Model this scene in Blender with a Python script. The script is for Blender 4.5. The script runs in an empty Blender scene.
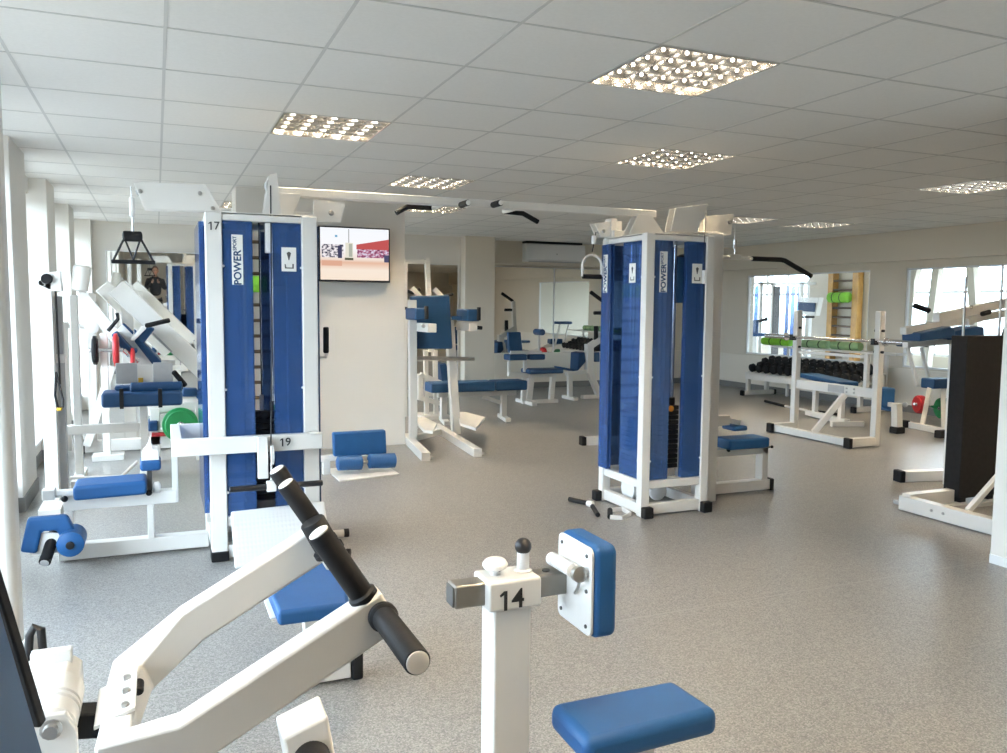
SKY = 22
LAMP = 300
LAMPCOL = (1.0, .80, .54)
GROUND = (.10, .105, .105)
import bpy, bmesh, math, random
from mathutils import Vector, Matrix, Quaternion
random.seed(7)
V = Vector
sc = bpy.context.scene
COL = sc.collection
# ------------------------------------------------------------------ camera
F, YAW, PIT, ROL, CAMH = 822.6, 0.39906, 0.08517, 0.00877, 1.417
CEIL = 2.495
fw = V((math.sin(YAW)*math.cos(PIT), math.cos(YAW)*math.cos(PIT), -math.sin(PIT)))
r0 = V((math.cos(YAW), -math.sin(YAW), 0)); u0 = r0.cross(fw)
rt = r0*math.cos(ROL)+u0*math.sin(ROL); up = u0*math.cos(ROL)-r0*math.sin(ROL)
ORG = V((0, 0, CAMH))
def ray(x, y): return fw + rt*((x-503.5)/F) - up*((y-376.5)/F)
# measured points of the photograph on a plane of known X, Y or height
def Yp(x, y, Yv): d = ray(x, y); return ORG + d*(Yv/d.y)
def Xp(x, y, Xv): d = ray(x, y); return ORG + d*(Xv/d.x)
def Zp(x, y, z=0.0): d = ray(x, y); return ORG + d*((z-CAMH)/d.z)
cd = bpy.data.cameras.new('camera'); co = bpy.data.objects.new('camera', cd); COL.objects.link(co)
cd.sensor_width = 36; cd.lens = F/1007*36; cd.clip_start = 0.02; cd.clip_end = 200
m = Matrix((rt, up, -fw)).transposed().to_4x4(); m.translation = ORG
co.matrix_world = m; sc.camera = co

# ------------------------------------------------------------------ materials
def mat(name, col, rough=0.5, metal=0.0, spec=0.5, var=0.0, scale=20, bump=0.0, bscale=200, coat=0.0, **kw):
    M = bpy.data.materials.new(name); M.use_nodes = True
    nt = M.node_tree; b = nt.nodes['Principled BSDF']
    b.inputs['Base Color'].default_value = (*col, 1); b.inputs['Roughness'].default_value = rough
    b.inputs['Metallic'].default_value = metal; b.inputs['Specular IOR Level'].default_value = spec
    b.inputs['Coat Weight'].default_value = coat
    tc = nt.nodes.new('ShaderNodeTexCoord')
    if var:
        n = nt.nodes.new('ShaderNodeTexNoise'); n.inputs['Scale'].default_value = scale; n.inputs['Detail'].default_value = 4
        r = nt.nodes.new('ShaderNodeValToRGB')
        r.color_ramp.elements[0].position = .3; r.color_ramp.elements[1].position = .7
        r.color_ramp.elements[0].color = (*[c*(1-var) for c in col], 1); r.color_ramp.elements[1].color = (*[min(1, c*(1+var)) for c in col], 1)
        nt.links.new(tc.outputs['Object'], n.inputs['Vector']); nt.links.new(n.outputs['Fac'], r.inputs['Fac']); nt.links.new(r.outputs['Color'], b.inputs['Base Color'])
    if bump:
        n = nt.nodes.new('ShaderNodeTexNoise'); n.inputs['Scale'].default_value = bscale
        bm_ = nt.nodes.new('ShaderNodeBump'); bm_.inputs['Strength'].default_value = bump; bm_.inputs['Distance'].default_value = .002
        nt.links.new(tc.outputs['Object'], n.inputs['Vector']); nt.links.new(n.outputs['Fac'], bm_.inputs['Height']); nt.links.new(bm_.outputs['Normal'], b.inputs['Normal'])
    return M
M = {}
M['white'] = mat('white_paint', (.76, .735, .69), .32, var=.02, scale=6)
M['black'] = mat('black_rubber', (.011, .011, .012), .6, spec=.22, var=.2, scale=30, bump=.15, bscale=300)
M['blackmetal'] = mat('black_metal', (.014, .014, .016), .38, spec=.35)
M['blue'] = mat('blue_vinyl', (.013, .082, .235), .48, spec=.32, var=.06, scale=12, bump=.25, bscale=500)
M['navy'] = mat('navy_vinyl', (.010, .05, .135), .5, spec=.32, var=.06, scale=12, bump=.2, bscale=500)
M['chrome'] = mat('chrome', (.75, .75, .76), .15, metal=1)
M['steel'] = mat('brushed_steel', (.45, .44, .42), .35, metal=.9, var=.06, scale=40)
M['alu'] = mat('grey_steel_tube', (.27, .26, .24), .38, metal=.7, var=.08, scale=15)
M['grey'] = mat('grey_plastic', (.42, .42, .42), .5, var=.04)
M['darkgrey'] = mat('dark_grey', (.07, .068, .065), .55, var=.1)
M['capwhite'] = mat('white_cap', (.82, .80, .77), .4)
M['green'] = mat('green_disc', (.012, .25, .07), .4, var=.05)
M['red'] = mat('red_disc', (.50, .025, .03), .4, var=.05)
M['lime'] = mat('lime_foam', (.22, .55, .035), .7, var=.08, bump=.2)
M['sage'] = mat('sage_foam', (.25, .40, .20), .7, var=.08, bump=.2)
M['yellow'] = mat('yellow_plastic', (.75, .45, .04), .45)
M['orange'] = mat('orange_plastic', (.7, .28, .03), .45)
M['wood'] = mat('pine_wood', (.55, .30, .08), .45, var=.2, scale=5)
M['rungs'] = mat('dark_wood', (.09, .055, .03), .5, var=.2, scale=9)
M['wall'] = mat('wall_paint', (.75, .72, .665), .75, var=.015, scale=1.5, bump=.08, bscale=250)
M['wallwarm'] = mat('wall_paint_warm', (.70, .64, .54), .75, var=.015, scale=1.5, bump=.08, bscale=250)
M['dado'] = mat('dado_panel', (.78, .73, .64), .55, var=.01, scale=2)
M['frame_white'] = mat('window_frame_white', (.80, .80, .80), .4)
M['skirting'] = mat('grey_skirting', (.19, .19, .185), .6)
M['paper'] = mat('paper_label', (.85, .83, .78), .6)
M['ink'] = mat('black_ink', (.015, .015, .015), .5)
M['plate'] = mat('tread_plate', (.60, .60, .59), .45, var=.02, scale=8)
M['skin'] = mat('skin', (.52, .30, .22), .5)
M['hair'] = mat('brown_hair', (.05, .03, .02), .6)
M['jacket'] = mat('dark_jacket', (.022, .024, .03), .8, var=.2)
M['trousers'] = mat('dark_trousers', (.03, .033, .05), .8)
M['outside_wall'] = mat('render_outside', (.75, .62, .55), .8, var=.1, scale=2)
M['foliage'] = mat('foliage_outside', (.30, .42, .22), .8, var=.4, scale=6)
# tread plate dots
nt = M['plate'].node_tree; b = nt.nodes['Principled BSDF']; tc = nt.nodes.new('ShaderNodeTexCoord')
vo = nt.nodes.new('ShaderNodeTexVoronoi'); vo.inputs['Scale'].default_value = 48; vo.inputs['Randomness'].default_value = .0
bu = nt.nodes.new('ShaderNodeBump'); bu.inputs['Strength'].default_value = .5; bu.inputs['Distance'].default_value = .004; bu.invert = True
nt.links.new(tc.outputs['Object'], vo.inputs['Vector']); nt.links.new(vo.outputs['Distance'], bu.inputs['Height']); nt.links.new(bu.outputs['Normal'], b.inputs['Normal'])
def mirror_mat():
    X = mat('mirror_silver', (.86, .86, .83), .015, metal=1); return X
M['mirror'] = mirror_mat()
def glassy(name, tint, refl=.1, body=None, bodyfac=0):
    X = bpy.data.materials.new(name); X.use_nodes = True; nt = X.node_tree; nt.nodes.clear()
    o = nt.nodes.new('ShaderNodeOutputMaterial'); t = nt.nodes.new('ShaderNodeBsdfTransparent'); t.inputs[0].default_value = (*tint, 1)
    g = nt.nodes.new('ShaderNodeBsdfGlossy'); g.inputs['Roughness'].default_value = .05
    fr = nt.nodes.new('ShaderNodeFresnel'); fr.inputs['IOR'].default_value = 1.45
    a = nt.nodes.new('ShaderNodeMixShader'); base = t
    if body:
        d = nt.nodes.new('ShaderNodeBsdfDiffuse'); d.inputs[0].default_value = (*body, 1)
        mm = nt.nodes.new('ShaderNodeMixShader'); mm.inputs[0].default_value = bodyfac
        nt.links.new(t.outputs[0], mm.inputs[1]); nt.links.new(d.outputs[0], mm.inputs[2]); base = mm
    ge = nt.nodes.new('ShaderNodeNewGeometry'); iv = nt.nodes.new('ShaderNodeMath'); iv.operation = 'SUBTRACT'; iv.inputs[0].default_value = 1; ml = nt.nodes.new('ShaderNodeMath'); ml.operation = 'MULTIPLY'
    nt.links.new(ge.outputs['Backfacing'], iv.inputs[1]); nt.links.new(fr.outputs[0], ml.inputs[0]); nt.links.new(iv.outputs[0], ml.inputs[1])
    nt.links.new(ml.outputs[0], a.inputs[0]); nt.links.new(base.outputs[0], a.inputs[1]); nt.links.new(g.outputs[0], a.inputs[2]); nt.links.new(a.outputs[0], o.inputs[0])
    return X
M['glass'] = glassy('window_glass', (.95, .97, .97))
M['acrylic'] = glassy('blue_acrylic', (.36, .50, .74), body=(.05, .125, .32), bodyfac=.50)
def emit(name, col, s):
    X = bpy.data.materials.new(name); X.use_nodes = True; nt = X.node_tree; nt.nodes.clear()
    o = nt.nodes.new('ShaderNodeOutputMaterial'); e = nt.nodes.new('ShaderNodeEmission'); e.inputs[0].default_value = (*col, 1); e.inputs[1].default_value = s
    nt.links.new(e.outputs[0], o.inputs[0]); return X
M['tube_light'] = emit('lamp_tube', LAMPCOL, LAMP)
M['louvre_glint'] = emit('louvre_glint', (1.0, .93, .82), 12)  # glow standing in for tube reflections on the louvre blades
M['louvre'] = mat('louvre_aluminium', (.72, .70, .67), .24, metal=1)
M['louvre_dull'] = mat('louvre_dull', (.42, .41, .39), .5, metal=.6)
# floor: speckled vinyl
def floor_mat():
    X = mat('speckled_vinyl', (.4, .4, .4), .34); nt = X.node_tree; b = nt.nodes['Principled BSDF']; L = nt.links.new
    tc = nt.nodes.new('ShaderNodeTexCoord')
    v = nt.nodes.new('ShaderNodeTexVoronoi'); v.inputs['Scale'].default_value = 210
    r = nt.nodes.new('ShaderNodeValToRGB'); e = r.color_ramp.elements
    e[0].position = 0; e[0].color = (.12, .12, .122, 1); e[1].position = 1; e[1].color = (.37, .36, .345, 1)
    for p, c in ((.25, .205), (.5, .252), (.75, .305)): q = e.new(p); q.color = (c*.93, c*.90, c*.855, 1)
    sp = nt.nodes.new('ShaderNodeSeparateColor'); L(tc.outputs['Object'], v.inputs['Vector']); L(v.outputs['Color'], sp.inputs[0]); L(sp.outputs[0], r.inputs['Fac'])
    n = nt.nodes.new('ShaderNodeTexNoise'); n.inputs['Scale'].default_value = 1.3; n.inputs['Detail'].default_value = 3; L(tc.outputs['Object'], n.inputs['Vector'])
    mr = nt.nodes.new('ShaderNodeMapRange'); mr.inputs[1].default_value = .3; mr.inputs[2].default_value = .7; mr.inputs[3].default_value = .94; mr.inputs[4].default_value = 1.05; L(n.outputs['Fac'], mr.inputs[0])
    mx = nt.nodes.new('ShaderNodeMix'); mx.data_type = 'RGBA'; mx.blend_type = 'MULTIPLY'; mx.inputs[0].default_value = 1
    L(r.outputs[0], mx.inputs[6]); L(mr.outputs[0], mx.inputs[7])
    # welded seams between vinyl sheets every two metres
    sx = nt.nodes.new('ShaderNodeSeparateXYZ'); L(tc.outputs['Object'], sx.inputs[0])
    ad = nt.nodes.new('ShaderNodeMath'); ad.operation = 'ADD'; ad.inputs[1].default_value = 40.87; L(sx.outputs[1], ad.inputs[0])
    mo = nt.nodes.new('ShaderNodeMath'); mo.operation = 'MODULO'; mo.inputs[1].default_value = 2.0; L(ad.outputs[0], mo.inputs[0])
    lt = nt.nodes.new('ShaderNodeMath'); lt.operation = 'LESS_THAN'; lt.inputs[1].default_value = .008; L(mo.outputs[0], lt.inputs[0])
    m2 = nt.nodes.new('ShaderNodeMix'); m2.data_type = 'RGBA'; m2.inputs[7].default_value = (.30, .295, .285, 1)
    L(lt.outputs[0], m2.inputs[0]); L(mx.outputs[2], m2.inputs[6]); L(m2.outputs[2], b.inputs['Base Color'])
    b.inputs['Specular IOR Level'].default_value = .9
    return X
M['floor'] = floor_mat()
def ceil_mat():
    X = mat('ceiling_tile', (.78, .765, .74), .85); nt = X.node_tree; b = nt.nodes['Principled BSDF']; L = nt.links.new
    tc = nt.nodes.new('ShaderNodeTexCoord'); n = nt.nodes.new('ShaderNodeTexNoise'); n.inputs['Scale'].default_value = 60; n.inputs['Detail'].default_value = 5; L(tc.outputs['Object'], n.inputs['Vector'])
    r = nt.nodes.new('ShaderNodeValToRGB'); r.color_ramp.elements[0].color = (.76, .745, .71, 1); r.color_ramp.elements[1].color = (.84, .825, .79, 1); L(n.outputs['Fac'], r.inputs['Fac'])
    L(r.outputs[0], b.inputs['Base Color']); return X
M['ceiling'] = ceil_mat()
M['ceilgrid'] = mat('ceiling_grid_bar', (.60, .59, .565), .7)
# television picture: bright sky, sandy square, red awnings, people
def tv_mat():
    X = bpy.data.materials.new('tv_picture'); X.use_nodes = True; nt = X.node_tree; nt.nodes.clear(); L = nt.links.new
    o = nt.nodes.new('ShaderNodeOutputMaterial'); e = nt.nodes.new('ShaderNodeEmission'); e.inputs[1].default_value = TV_GAIN
    tc = nt.nodes.new('ShaderNodeTexCoord'); sx = nt.nodes.new('ShaderNodeSeparateXYZ'); L(tc.outputs['Generated'], sx.inputs[0])
    U, Z = sx.outputs[0], sx.outputs[2]
    def mth(op, a, b_=None):
        k = nt.nodes.new('ShaderNodeMath'); k.operation = op
        for i, q in enumerate((a, b_)):
            if q is None: continue
            if isinstance(q, (int, float)): k.inputs[i].default_value = q
            else: L(q, k.inputs[i])
        return k.outputs[0]
    def box(u0, u1, z0, z1):
        return mth('MULTIPLY', mth('MULTIPLY', mth('GREATER_THAN', U, u0), mth('LESS_THAN', U, u1)), mth('MULTIPLY', mth('GREATER_THAN', Z, z0), mth('LESS_THAN', Z, z1)))
    def mix(f, a, c):
        k = nt.nodes.new('ShaderNodeMix'); k.data_type = 'RGBA'; L(f, k.inputs[0])
        if isinstance(a, tuple): k.inputs[6].default_value = (*a, 1)
        else: L(a, k.inputs[6])
        if isinstance(c, tuple): k.inputs[7].default_value = (*c, 1)
        else: L(c, k.inputs[7])
        return k.outputs[2]
    r = nt.nodes.new('ShaderNodeValToRGB'); L(Z, r.inputs[0]); el = r.color_ramp.elements
    el[0].position = 0; el[0].color = (.95, .80, .66, 1); el[1].position = 1; el[1].color = (.93, .96, 1, 1)
    for p, c in ((.2, (.95, .82, .70)), (.34, (.80, .50, .36)), (.40, (.9, .75, .65)), (.62, (.97, .97, 1))): q = el.new(p); q.color = (*c, 1)
    col = r.outputs[0]
    n = nt.nodes.new('ShaderNodeTexNoise'); n.inputs['Scale'].default_value = 26; n.inputs['Detail'].default_value = 2; L(tc.outputs['Generated'], n.inputs['Vector'])
    rc = nt.nodes.new('ShaderNodeValToRGB'); L(n.outputs['Color'], rc.inputs[0]); q = rc.color_ramp.elements
    q[0].position = .35; q[0].color = (.03, .03, .08, 1); q[1].position = .62; q[1].color = (.75, .70, .85, 1); k = q.new(.48); k.color = (.45, .12, .22, 1)
    crowd = rc.outputs[0]
    col = mix(mth('MULTIPLY', box(.53, 1, .44, .66), mth('GREATER_THAN', mth('SUBTRACT', Z, mth('MULTIPLY', U, .05)), .38)), col, crowd)
    rc2 = nt.nodes.new('ShaderNodeValToRGB'); L(n.outputs['Fac'], rc2.inputs[0]); q = rc2.color_ramp.elements
    q[0].position = .40; q[0].color = (.03, .03, .07, 1); q[1].position = .56; q[1].color = (.9, .85, .88, 1)
    col = mix(box(.02, .33, .43, .68), col, rc2.outputs[0])
    roof = mth('MULTIPLY', box(.52, 1, .60, 1), mth('LESS_THAN', Z, mth('ADD', mth('MULTIPLY', U, .25), .56)))
    col = mix(roof, col, (.55, .10, .10))
    col = mix(box(.02, .31, .27, .37), col, (.75, .42, .30))
    col = mix(box(.36, .47, .40, .72), col, (.80, .77, .66))
    col = mix(box(.41, .46, .45, .70), col, (.45, .47, .40))
    col = mix(box(.35, .475, .385, .43), col, (.12, .12, .08))
    col = mix(box(.405, .415, .72, .98), col, (.2, .2, .2))
    col = mix(box(.21, .245, .82, .86), col, (.15, .40, .60))
    col = mix(box(.93, 1, .36, .50), col, (.08, .08, .16))
    col = mix(box(.25, .31, .42, .66), col, (.06, .06, .12))
    L(col, e.inputs[0]); L(e.outputs[0], o.inputs[0]); return X
TV_GAIN = 1.0
M['tv'] = tv_mat()

# ------------------------------------------------------------------ mesh helpers
class G:
    def __init__(s): s.bm = bmesh.new()
    def quadbox(s, c):   # 8 corners: bottom 4 ccw then top 4
        v = [s.bm.verts.new(p) for p in c]
        for f in ((3, 2, 1, 0), (4, 5, 6, 7), (0, 1, 5, 4), (1, 2, 6, 5), (2, 3, 7, 6), (3, 0, 4, 7)): s.bm.faces.new([v[i] for i in f])
        return s
    def box(s, x0, x1, y0, y1, z0, z1):
        x0, x1 = sorted((x0, x1)); y0, y1 = sorted((y0, y1)); z0, z1 = sorted((z0, z1))
        return s.quadbox([(x0, y0, z0), (x1, y0, z0), (x1, y1, z0), (x0, y1, z0), (x0, y0, z1), (x1, y0, z1), (x1, y1, z1), (x0, y1, z1)])
    def bar(s, p, q, w, h=None, hint=(0, 0, 1)):  # rectangular section, h measured along hint
        h = h or w; p, q = V(p), V(q); d = (q-p).normalized(); hint = V(hint)
        if abs(d.dot(hint)) > .98: hint = V((0, 1, 0)) if abs(d.y) < .9 else V((1, 0, 0))
        sd = d.cross(hint).normalized(); n = sd.cross(d).normalized()
        c = []
        for P in (p, q):
            c += [P-sd*w/2-n*h/2, P+sd*w/2-n*h/2, P+sd*w/2+n*h/2, P-sd*w/2+n*h/2]
        return s.quadbox(c)
    def sweep(s, pts, w, h, hint=(0, 0, 1)):   # mitred rectangular tube along a polyline
        pts = [V(p) for p in pts]; hint = V(hint); rings = []
        for i, P in enumerate(pts):
            a = (pts[i]-pts[i-1]).normalized() if i else (pts[1]-pts[0]).normalized()
            b = (pts[i+1]-pts[i]).normalized() if i < len(pts)-1 else a
            t = (a+b).normalized(); sd = t.cross(hint).normalized(); n = sd.cross(t).normalized()
            k = 1/max(.5, t.dot(a)); ca = a.cross(hint); fl = abs((b-a).dot(sd)) > abs((b-a).dot(n))
            ws, hs = (w*k, h) if fl else (w, h*k)
            rings.append([s.bm.verts.new(P+sd*x*ws/2+n*y*hs/2) for x, y in ((-1, -1), (1, -1), (1, 1), (-1, 1))])
        for A, B in zip(rings, rings[1:]):
            for i in range(4): s.bm.faces.new((A[i], A[(i+1) % 4], B[(i+1) % 4], B[i]))
        s.bm.faces.new(rings[0][::-1]); s.bm.faces.new(rings[-1]); return s
    def cyl(s, p, q, r, r2=None, n=20):
        p, q = V(p), V(q); d = (q-p).normalized(); r2 = r if r2 is None else r2
        a = d.orthogonal().normalized(); b = d.cross(a)
        R = [[s.bm.verts.new(P+(a*math.cos(2*math.pi*i/n)+b*math.sin(2*math.pi*i/n))*rr) for i in range(n)] for P, rr in ((p, r), (q, r2))]
        for i in range(n): s.bm.faces.new((R[0][i], R[0][(i+1) % n], R[1][(i+1) % n], R[1][i]))
        s.bm.faces.new(R[0][::-1]); s.bm.faces.new(R[1]); return s
    def lathe(s, p, q, prof, n=24):   # prof: (t along p->q in metres, radius)
        p, q = V(p), V(q); d = (q-p).normalized(); a = d.orthogonal().normalized(); b = d.cross(a); R = []
        for t, r in prof: R.append([s.bm.verts.new(p+d*t+(a*math.cos(2*math.pi*i/n)+b*math.sin(2*math.pi*i/n))*r) for i in range(n)])
        for A, B in zip(R, R[1:]):
            for i in range(n): s.bm.faces.new((A[i], A[(i+1) % n], B[(i+1) % n], B[i]))
        s.bm.faces.new(R[0][::-1]); s.bm.faces.new(R[-1]); return s
    def tube(s, pts, r, n=10, closed=False):
        pts = [V(p) for p in pts]; N = len(pts); R = []; a = None
        for i, P in enumerate(pts):
            if closed: t = (pts[(i+1) % N]-pts[i-1]).normalized()
            else: t = (pts[min(i+1, N-1)]-pts[max(i-1, 0)]).normalized()
            a = t.orthogonal().normalized() if a is None else (a-t*a.dot(t)).normalized()
            b = t.cross(a)
            R.append([s.bm.verts.new(P+(a*math.cos(2*math.pi*k/n)+b*math.sin(2*math.pi*k/n))*r) for k in range(n)])
        for A, B in zip(R, R[1:]+([R[0]] if closed else [])):
            for k in range(n): s.bm.faces.new((A[k], A[(k+1) % n], B[(k+1) % n], B[k]))
        if not closed: s.bm.faces.new(R[0][::-1]); s.bm.faces.new(R[-1])
        return s
    def prism(s, pts, d):
        pts = [V(p) for p in pts]; d = V(d)
        A = [s.bm.verts.new(p) for p in pts]; B = [s.bm.verts.new(p+d) for p in pts]; n = len(pts)
        s.bm.faces.new(A[::-1]); s.bm.faces.new(B)
        for i in range(n): s.bm.faces.new((A[i], A[(i+1) % n], B[(i+1) % n], B[i]))
        return s
    def ball(s, c, r, sx=1, sy=1, sz=1):
        bmesh.ops.create_uvsphere(s.bm, u_segments=16, v_segments=10, radius=r, matrix=Matrix.Translation(V(c)) @ Matrix.Diagonal((sx, sy, sz, 1))); return s
def link(o, parent):
    COL.objects.link(o)
    if parent is not None: o.parent = parent
def wloc(o):
    p = V((0, 0, 0))
    while o is not None: p = p + o.location; o = o.parent
    return p
def part(name, g, material, parent=None, bevel=.004, seg=2, label=None, smooth=True, loc=None):
    bm = g.bm; bmesh.ops.recalc_face_normals(bm, faces=bm.faces[:])
    off = wloc(parent) if parent is not None else (V(loc) if loc is not None else V((0, 0, 0)))
    if off.length: bmesh.ops.translate(bm, vec=-off, verts=bm.verts[:])
    me = bpy.data.meshes.new(name); bm.to_mesh(me); bm.free()
    me.materials.append(M[material] if isinstance(material, str) else material)
    if smooth:
        for p in me.polygons: p.use_smooth = True
        try: me.set_sharp_from_angle(angle=math.radians(38))
        except Exception: pass
    o = bpy.data.objects.new(name, me); link(o, parent)
    if parent is None and loc is not None: o.location = V(loc)
    if bevel:
        b = o.modifiers.new('edge', 'BEVEL'); b.width = bevel; b.segments = seg; b.limit_method = 'ANGLE'; b.angle_limit = math.radians(35); b.harden_normals = False
    if label: o['label'] = label
    return o
def tag(o, label, cat, group=None):
    o['label'] = label; o['category'] = cat
    if group: o['group'] = group
    return o
def thing(name, label, cat, loc=(0, 0, 0), group=None):
    o = bpy.data.objects.new(name, None); o.empty_display_size = .1; COL.objects.link(o); o.location = V(loc)
    return tag(o, label, cat, group)
def struct(name, g, material, bevel=0, smooth=False):
    o = part(name, g, material, None, bevel, smooth=smooth); o['kind'] = 'structure'; return o
def pad(name, c, sx, sy, sz, material, parent, rot=None, r=.018, label=None):   # upholstered slab, centred at c
    g = G(); g.box(-sx/2, sx/2, -sy/2, sy/2, -sz/2, sz/2)
    if rot is not None: bmesh.ops.transform(g.bm, matrix=rot, verts=g.bm.verts[:])
    bmesh.ops.translate(g.bm, vec=V(c), verts=g.bm.verts[:])
    return part(name, g, material, parent, bevel=min(r, .45*min(sx, sy, sz)), seg=4, label=label)
def padq(name, top4, thick, material, parent, r=.015, label=None):   # pad under a planar top given by four corners
    t = [V(p) for p in top4]; n = (t[1]-t[0]).cross(t[3]-t[0]).normalized()
    g = G(); g.quadbox([p-n*thick for p in t]+t); return part(name, g, material, parent, bevel=r, seg=4, label=label)
def numeral(s_, loc, size, mt, parent):   # painted stencil number on a face turned to -Y; the figure 1 gets its flag
    x, y, z = loc; w = size*.13
    for k, ch in enumerate(s_):
        cx = x+(k-.5)*size*.52
        if ch == '1':
            g = G(); h = size*.36; g.prism([(cx+.0, y, z-h), (cx+w, y, z-h), (cx+w, y, z+h), (cx, y, z+h), (cx-size*.17, y, z+h*.62), (cx-size*.13, y, z+h*.42), (cx, y, z+h*.62)], (0, -.0006, 0))
            part('number_lettering', g, mt, parent, bevel=0, smooth=False)
        else: text('number_lettering', ch, (cx+size*.03, y-.0003, z), (1, 0, 0), (0, 0, 1), size, mt, parent)
def text(name, s, loc, xdir, ydir, size, material, parent, align='CENTER', ext=.0006):
    c = bpy.data.curves.new(name, 'FONT'); c.body = s; c.size = size; c.offset = size*.025 if name == 'logo_lettering' else size*.012; c.align_x = align; c.align_y = 'CENTER'; c.extrude = ext
    tmp = bpy.data.objects.new('tmp', c); me = bpy.data.meshes.new_from_object(tmp); bpy.data.objects.remove(tmp); bpy.data.curves.remove(c); me.name = name
    me.materials.clear(); me.materials.append(M[material]); o = bpy.data.objects.new(name, me); link(o, parent)
    x = V(xdir).normalized(); y = V(ydir).normalized(); z = x.cross(y)
    m = Matrix((x, y, z)).transposed().to_4x4(); m.translation = V(loc)-(wloc(parent) if parent is not None else V()); o.matrix_local = m
    return o
def dup(root, delta, label=None, group=None):
    r = root.copy(); COL.objects.link(r); r.location = root.location+V(delta)
    if label: r['label'] = label
    if group: r['group'] = group
    for ch in list(root.children):
        c = ch.copy(); COL.objects.link(c); c.parent = r
        for g2 in list(ch.children):
            d = g2.copy(); COL.objects.link(d); d.parent = c
    return r
# ------------------------------------------------------------------ room shell
T = .625; GX, GY = -.564, 3.589
XL, XR, YB, YF = -1.2, 9.6, -3.0, 13.9
def gx(i): return GX+T*i
def gy(j): return GY+T*j
LIGHTS = [(2, -4), (2, -7), (5, -6), (8, -5), (10, -1), (13, 2), (11, -7), (14, -4), (2, 2), (4, -1), (6, 2), (4, 5), (5, 8), (11, 2), (13, 7), (11, 7), (2, 9), (4, 10)]
struct('floor', G().box(-1.3, 9.75, -3.2, 14.1, -.1, 0), 'floor')
# ceiling: tiles with openings where the recessed lamps sit
g = G(); cells = set(LIGHTS)
for i in range(-2, 18):
    for j in range(-12, 18):
        if (i, j) in cells: continue
        x0, x1, y0, y1 = gx(i), gx(i+1), gy(j), gy(j+1)
        v = [g.bm.verts.new(p) for p in ((x0, y0, CEIL), (x0, y1, CEIL), (x1, y1, CEIL), (x1, y0, CEIL))]; g.bm.faces.new(v)
bmesh.ops.remove_doubles(g.bm, verts=g.bm.verts[:], dist=.0005)
r_ = bmesh.ops.extrude_face_region(g.bm, geom=g.bm.faces[:])
bmesh.ops.translate(g.bm, vec=(0, 0, .02), verts=[v for v in r_['geom'] if isinstance(v, bmesh.types.BMVert)])
struct('ceiling', g, 'ceiling')
g = G()
for i in range(-1, 18): g.box(gx(i)-.007, gx(i)+.007, YB, YF, CEIL-.002, CEIL+.001)
for j in range(-10, 17): g.box(XL, XR, gy(j)-.006, gy(j)+.006, CEIL-.0022, CEIL+.001)
struct('ceiling_grid', g, 'ceilgrid')
struct('ceiling_slab', G().box(-1.4, 14, -3.3, 18, CEIL+.2, CEIL+.3), 'ceiling')
# left window wall: sill wall, head and piers
WIN_L = [(.9, 2.1), (2.6, 4.4), (4.9, 6.30), (7.0, 8.3), (8.9, 10.3), (10.9, 12.1)]  # nearest opening is out of view, added to brighten the foreground
PX = -.86
g = G(); g.box(-1.3, -.98, YB, 12.6, 0, .20); g.box(-1.3, -1.0, YB, 12.6, 2.36, CEIL+.05)
e = [YB]+[q for w in WIN_L for q in w]+[12.6]
for a, b_ in zip(e[::2], e[1::2]): g.box(-1.3, PX, a, b_, 0, CEIL+.05)
struct('wall_left', g, 'wall', bevel=.006)
g = G(); g.box(-.98, -.968, YB, 12.05, 0, .10)
for a, b_ in zip(e[::2], e[1::2]): g.box(PX, PX+.012, a, b_, 0, .10); g.box(-.968, PX+.012, a-.012, a, 0, .10)
struct('baseboard_left', g, 'skirting')
def window(n, fr, panes, sill=None):
    w = part('window_%d' % n, fr, 'frame_white', None, bevel=.004); w['kind'] = 'structure'
    part('window_pane', panes, 'glass', w, bevel=0, smooth=False)
    if sill: part('window_sill', sill, 'frame_white', w, bevel=.006)
for n, (a, b_) in enumerate(WIN_L):
    g = G(); p = G(); x0, x1 = -1.22, -1.16; z0, z1 = .20, 2.36
    for y in (a+.03, b_-.03, (a+b_)/2): g.box(x0, x1, y-.03, y+.03, z0, z1)
    g.box(x0, x1, a, b_, z0, z0+.06); g.box(x0, x1, a, b_, z1-.06, z1); g.box(x0, x1, a, b_, 1.93, 1.98)
    p.box(-1.195, -1.187, a+.03, b_-.03, z0+.03, z1-.03); g.box(x0, x1, a, b_, .86, .92)
    window(n+1, g, p, G().box(-1.16, -.95, a+.004, b_-.004, .20, .225))
# back wall behind the camera, with a wide window
BW = []
g = G(); g.box(-1.3, 9.75, -3.15, -3.0, 0, .75); g.box(-1.3, 9.75, -3.15, -3.0, 2.36, CEIL+.05)
for a, b_ in ((-1.3, 9.75),): g.box(a, b_, -3.15, -3.0, .75, 2.36)
struct('wall_back', g, 'wall')
for n, (a, b_) in enumerate(BW):
    g = G(); p = G()
    for x in (a+.03, b_-.03, (a+b_)/2): g.box(x-.03, x+.03, -3.12, -3.06, .75, 2.36)
    g.box(a, b_, -3.12, -3.06, .75, .81); g.box(a, b_, -3.12, -3.06, 2.30, 2.36)
    p.box(a+.03, b_-.03, -3.095, -3.087, .78, 2.33); window(10+n, g, p)
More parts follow.
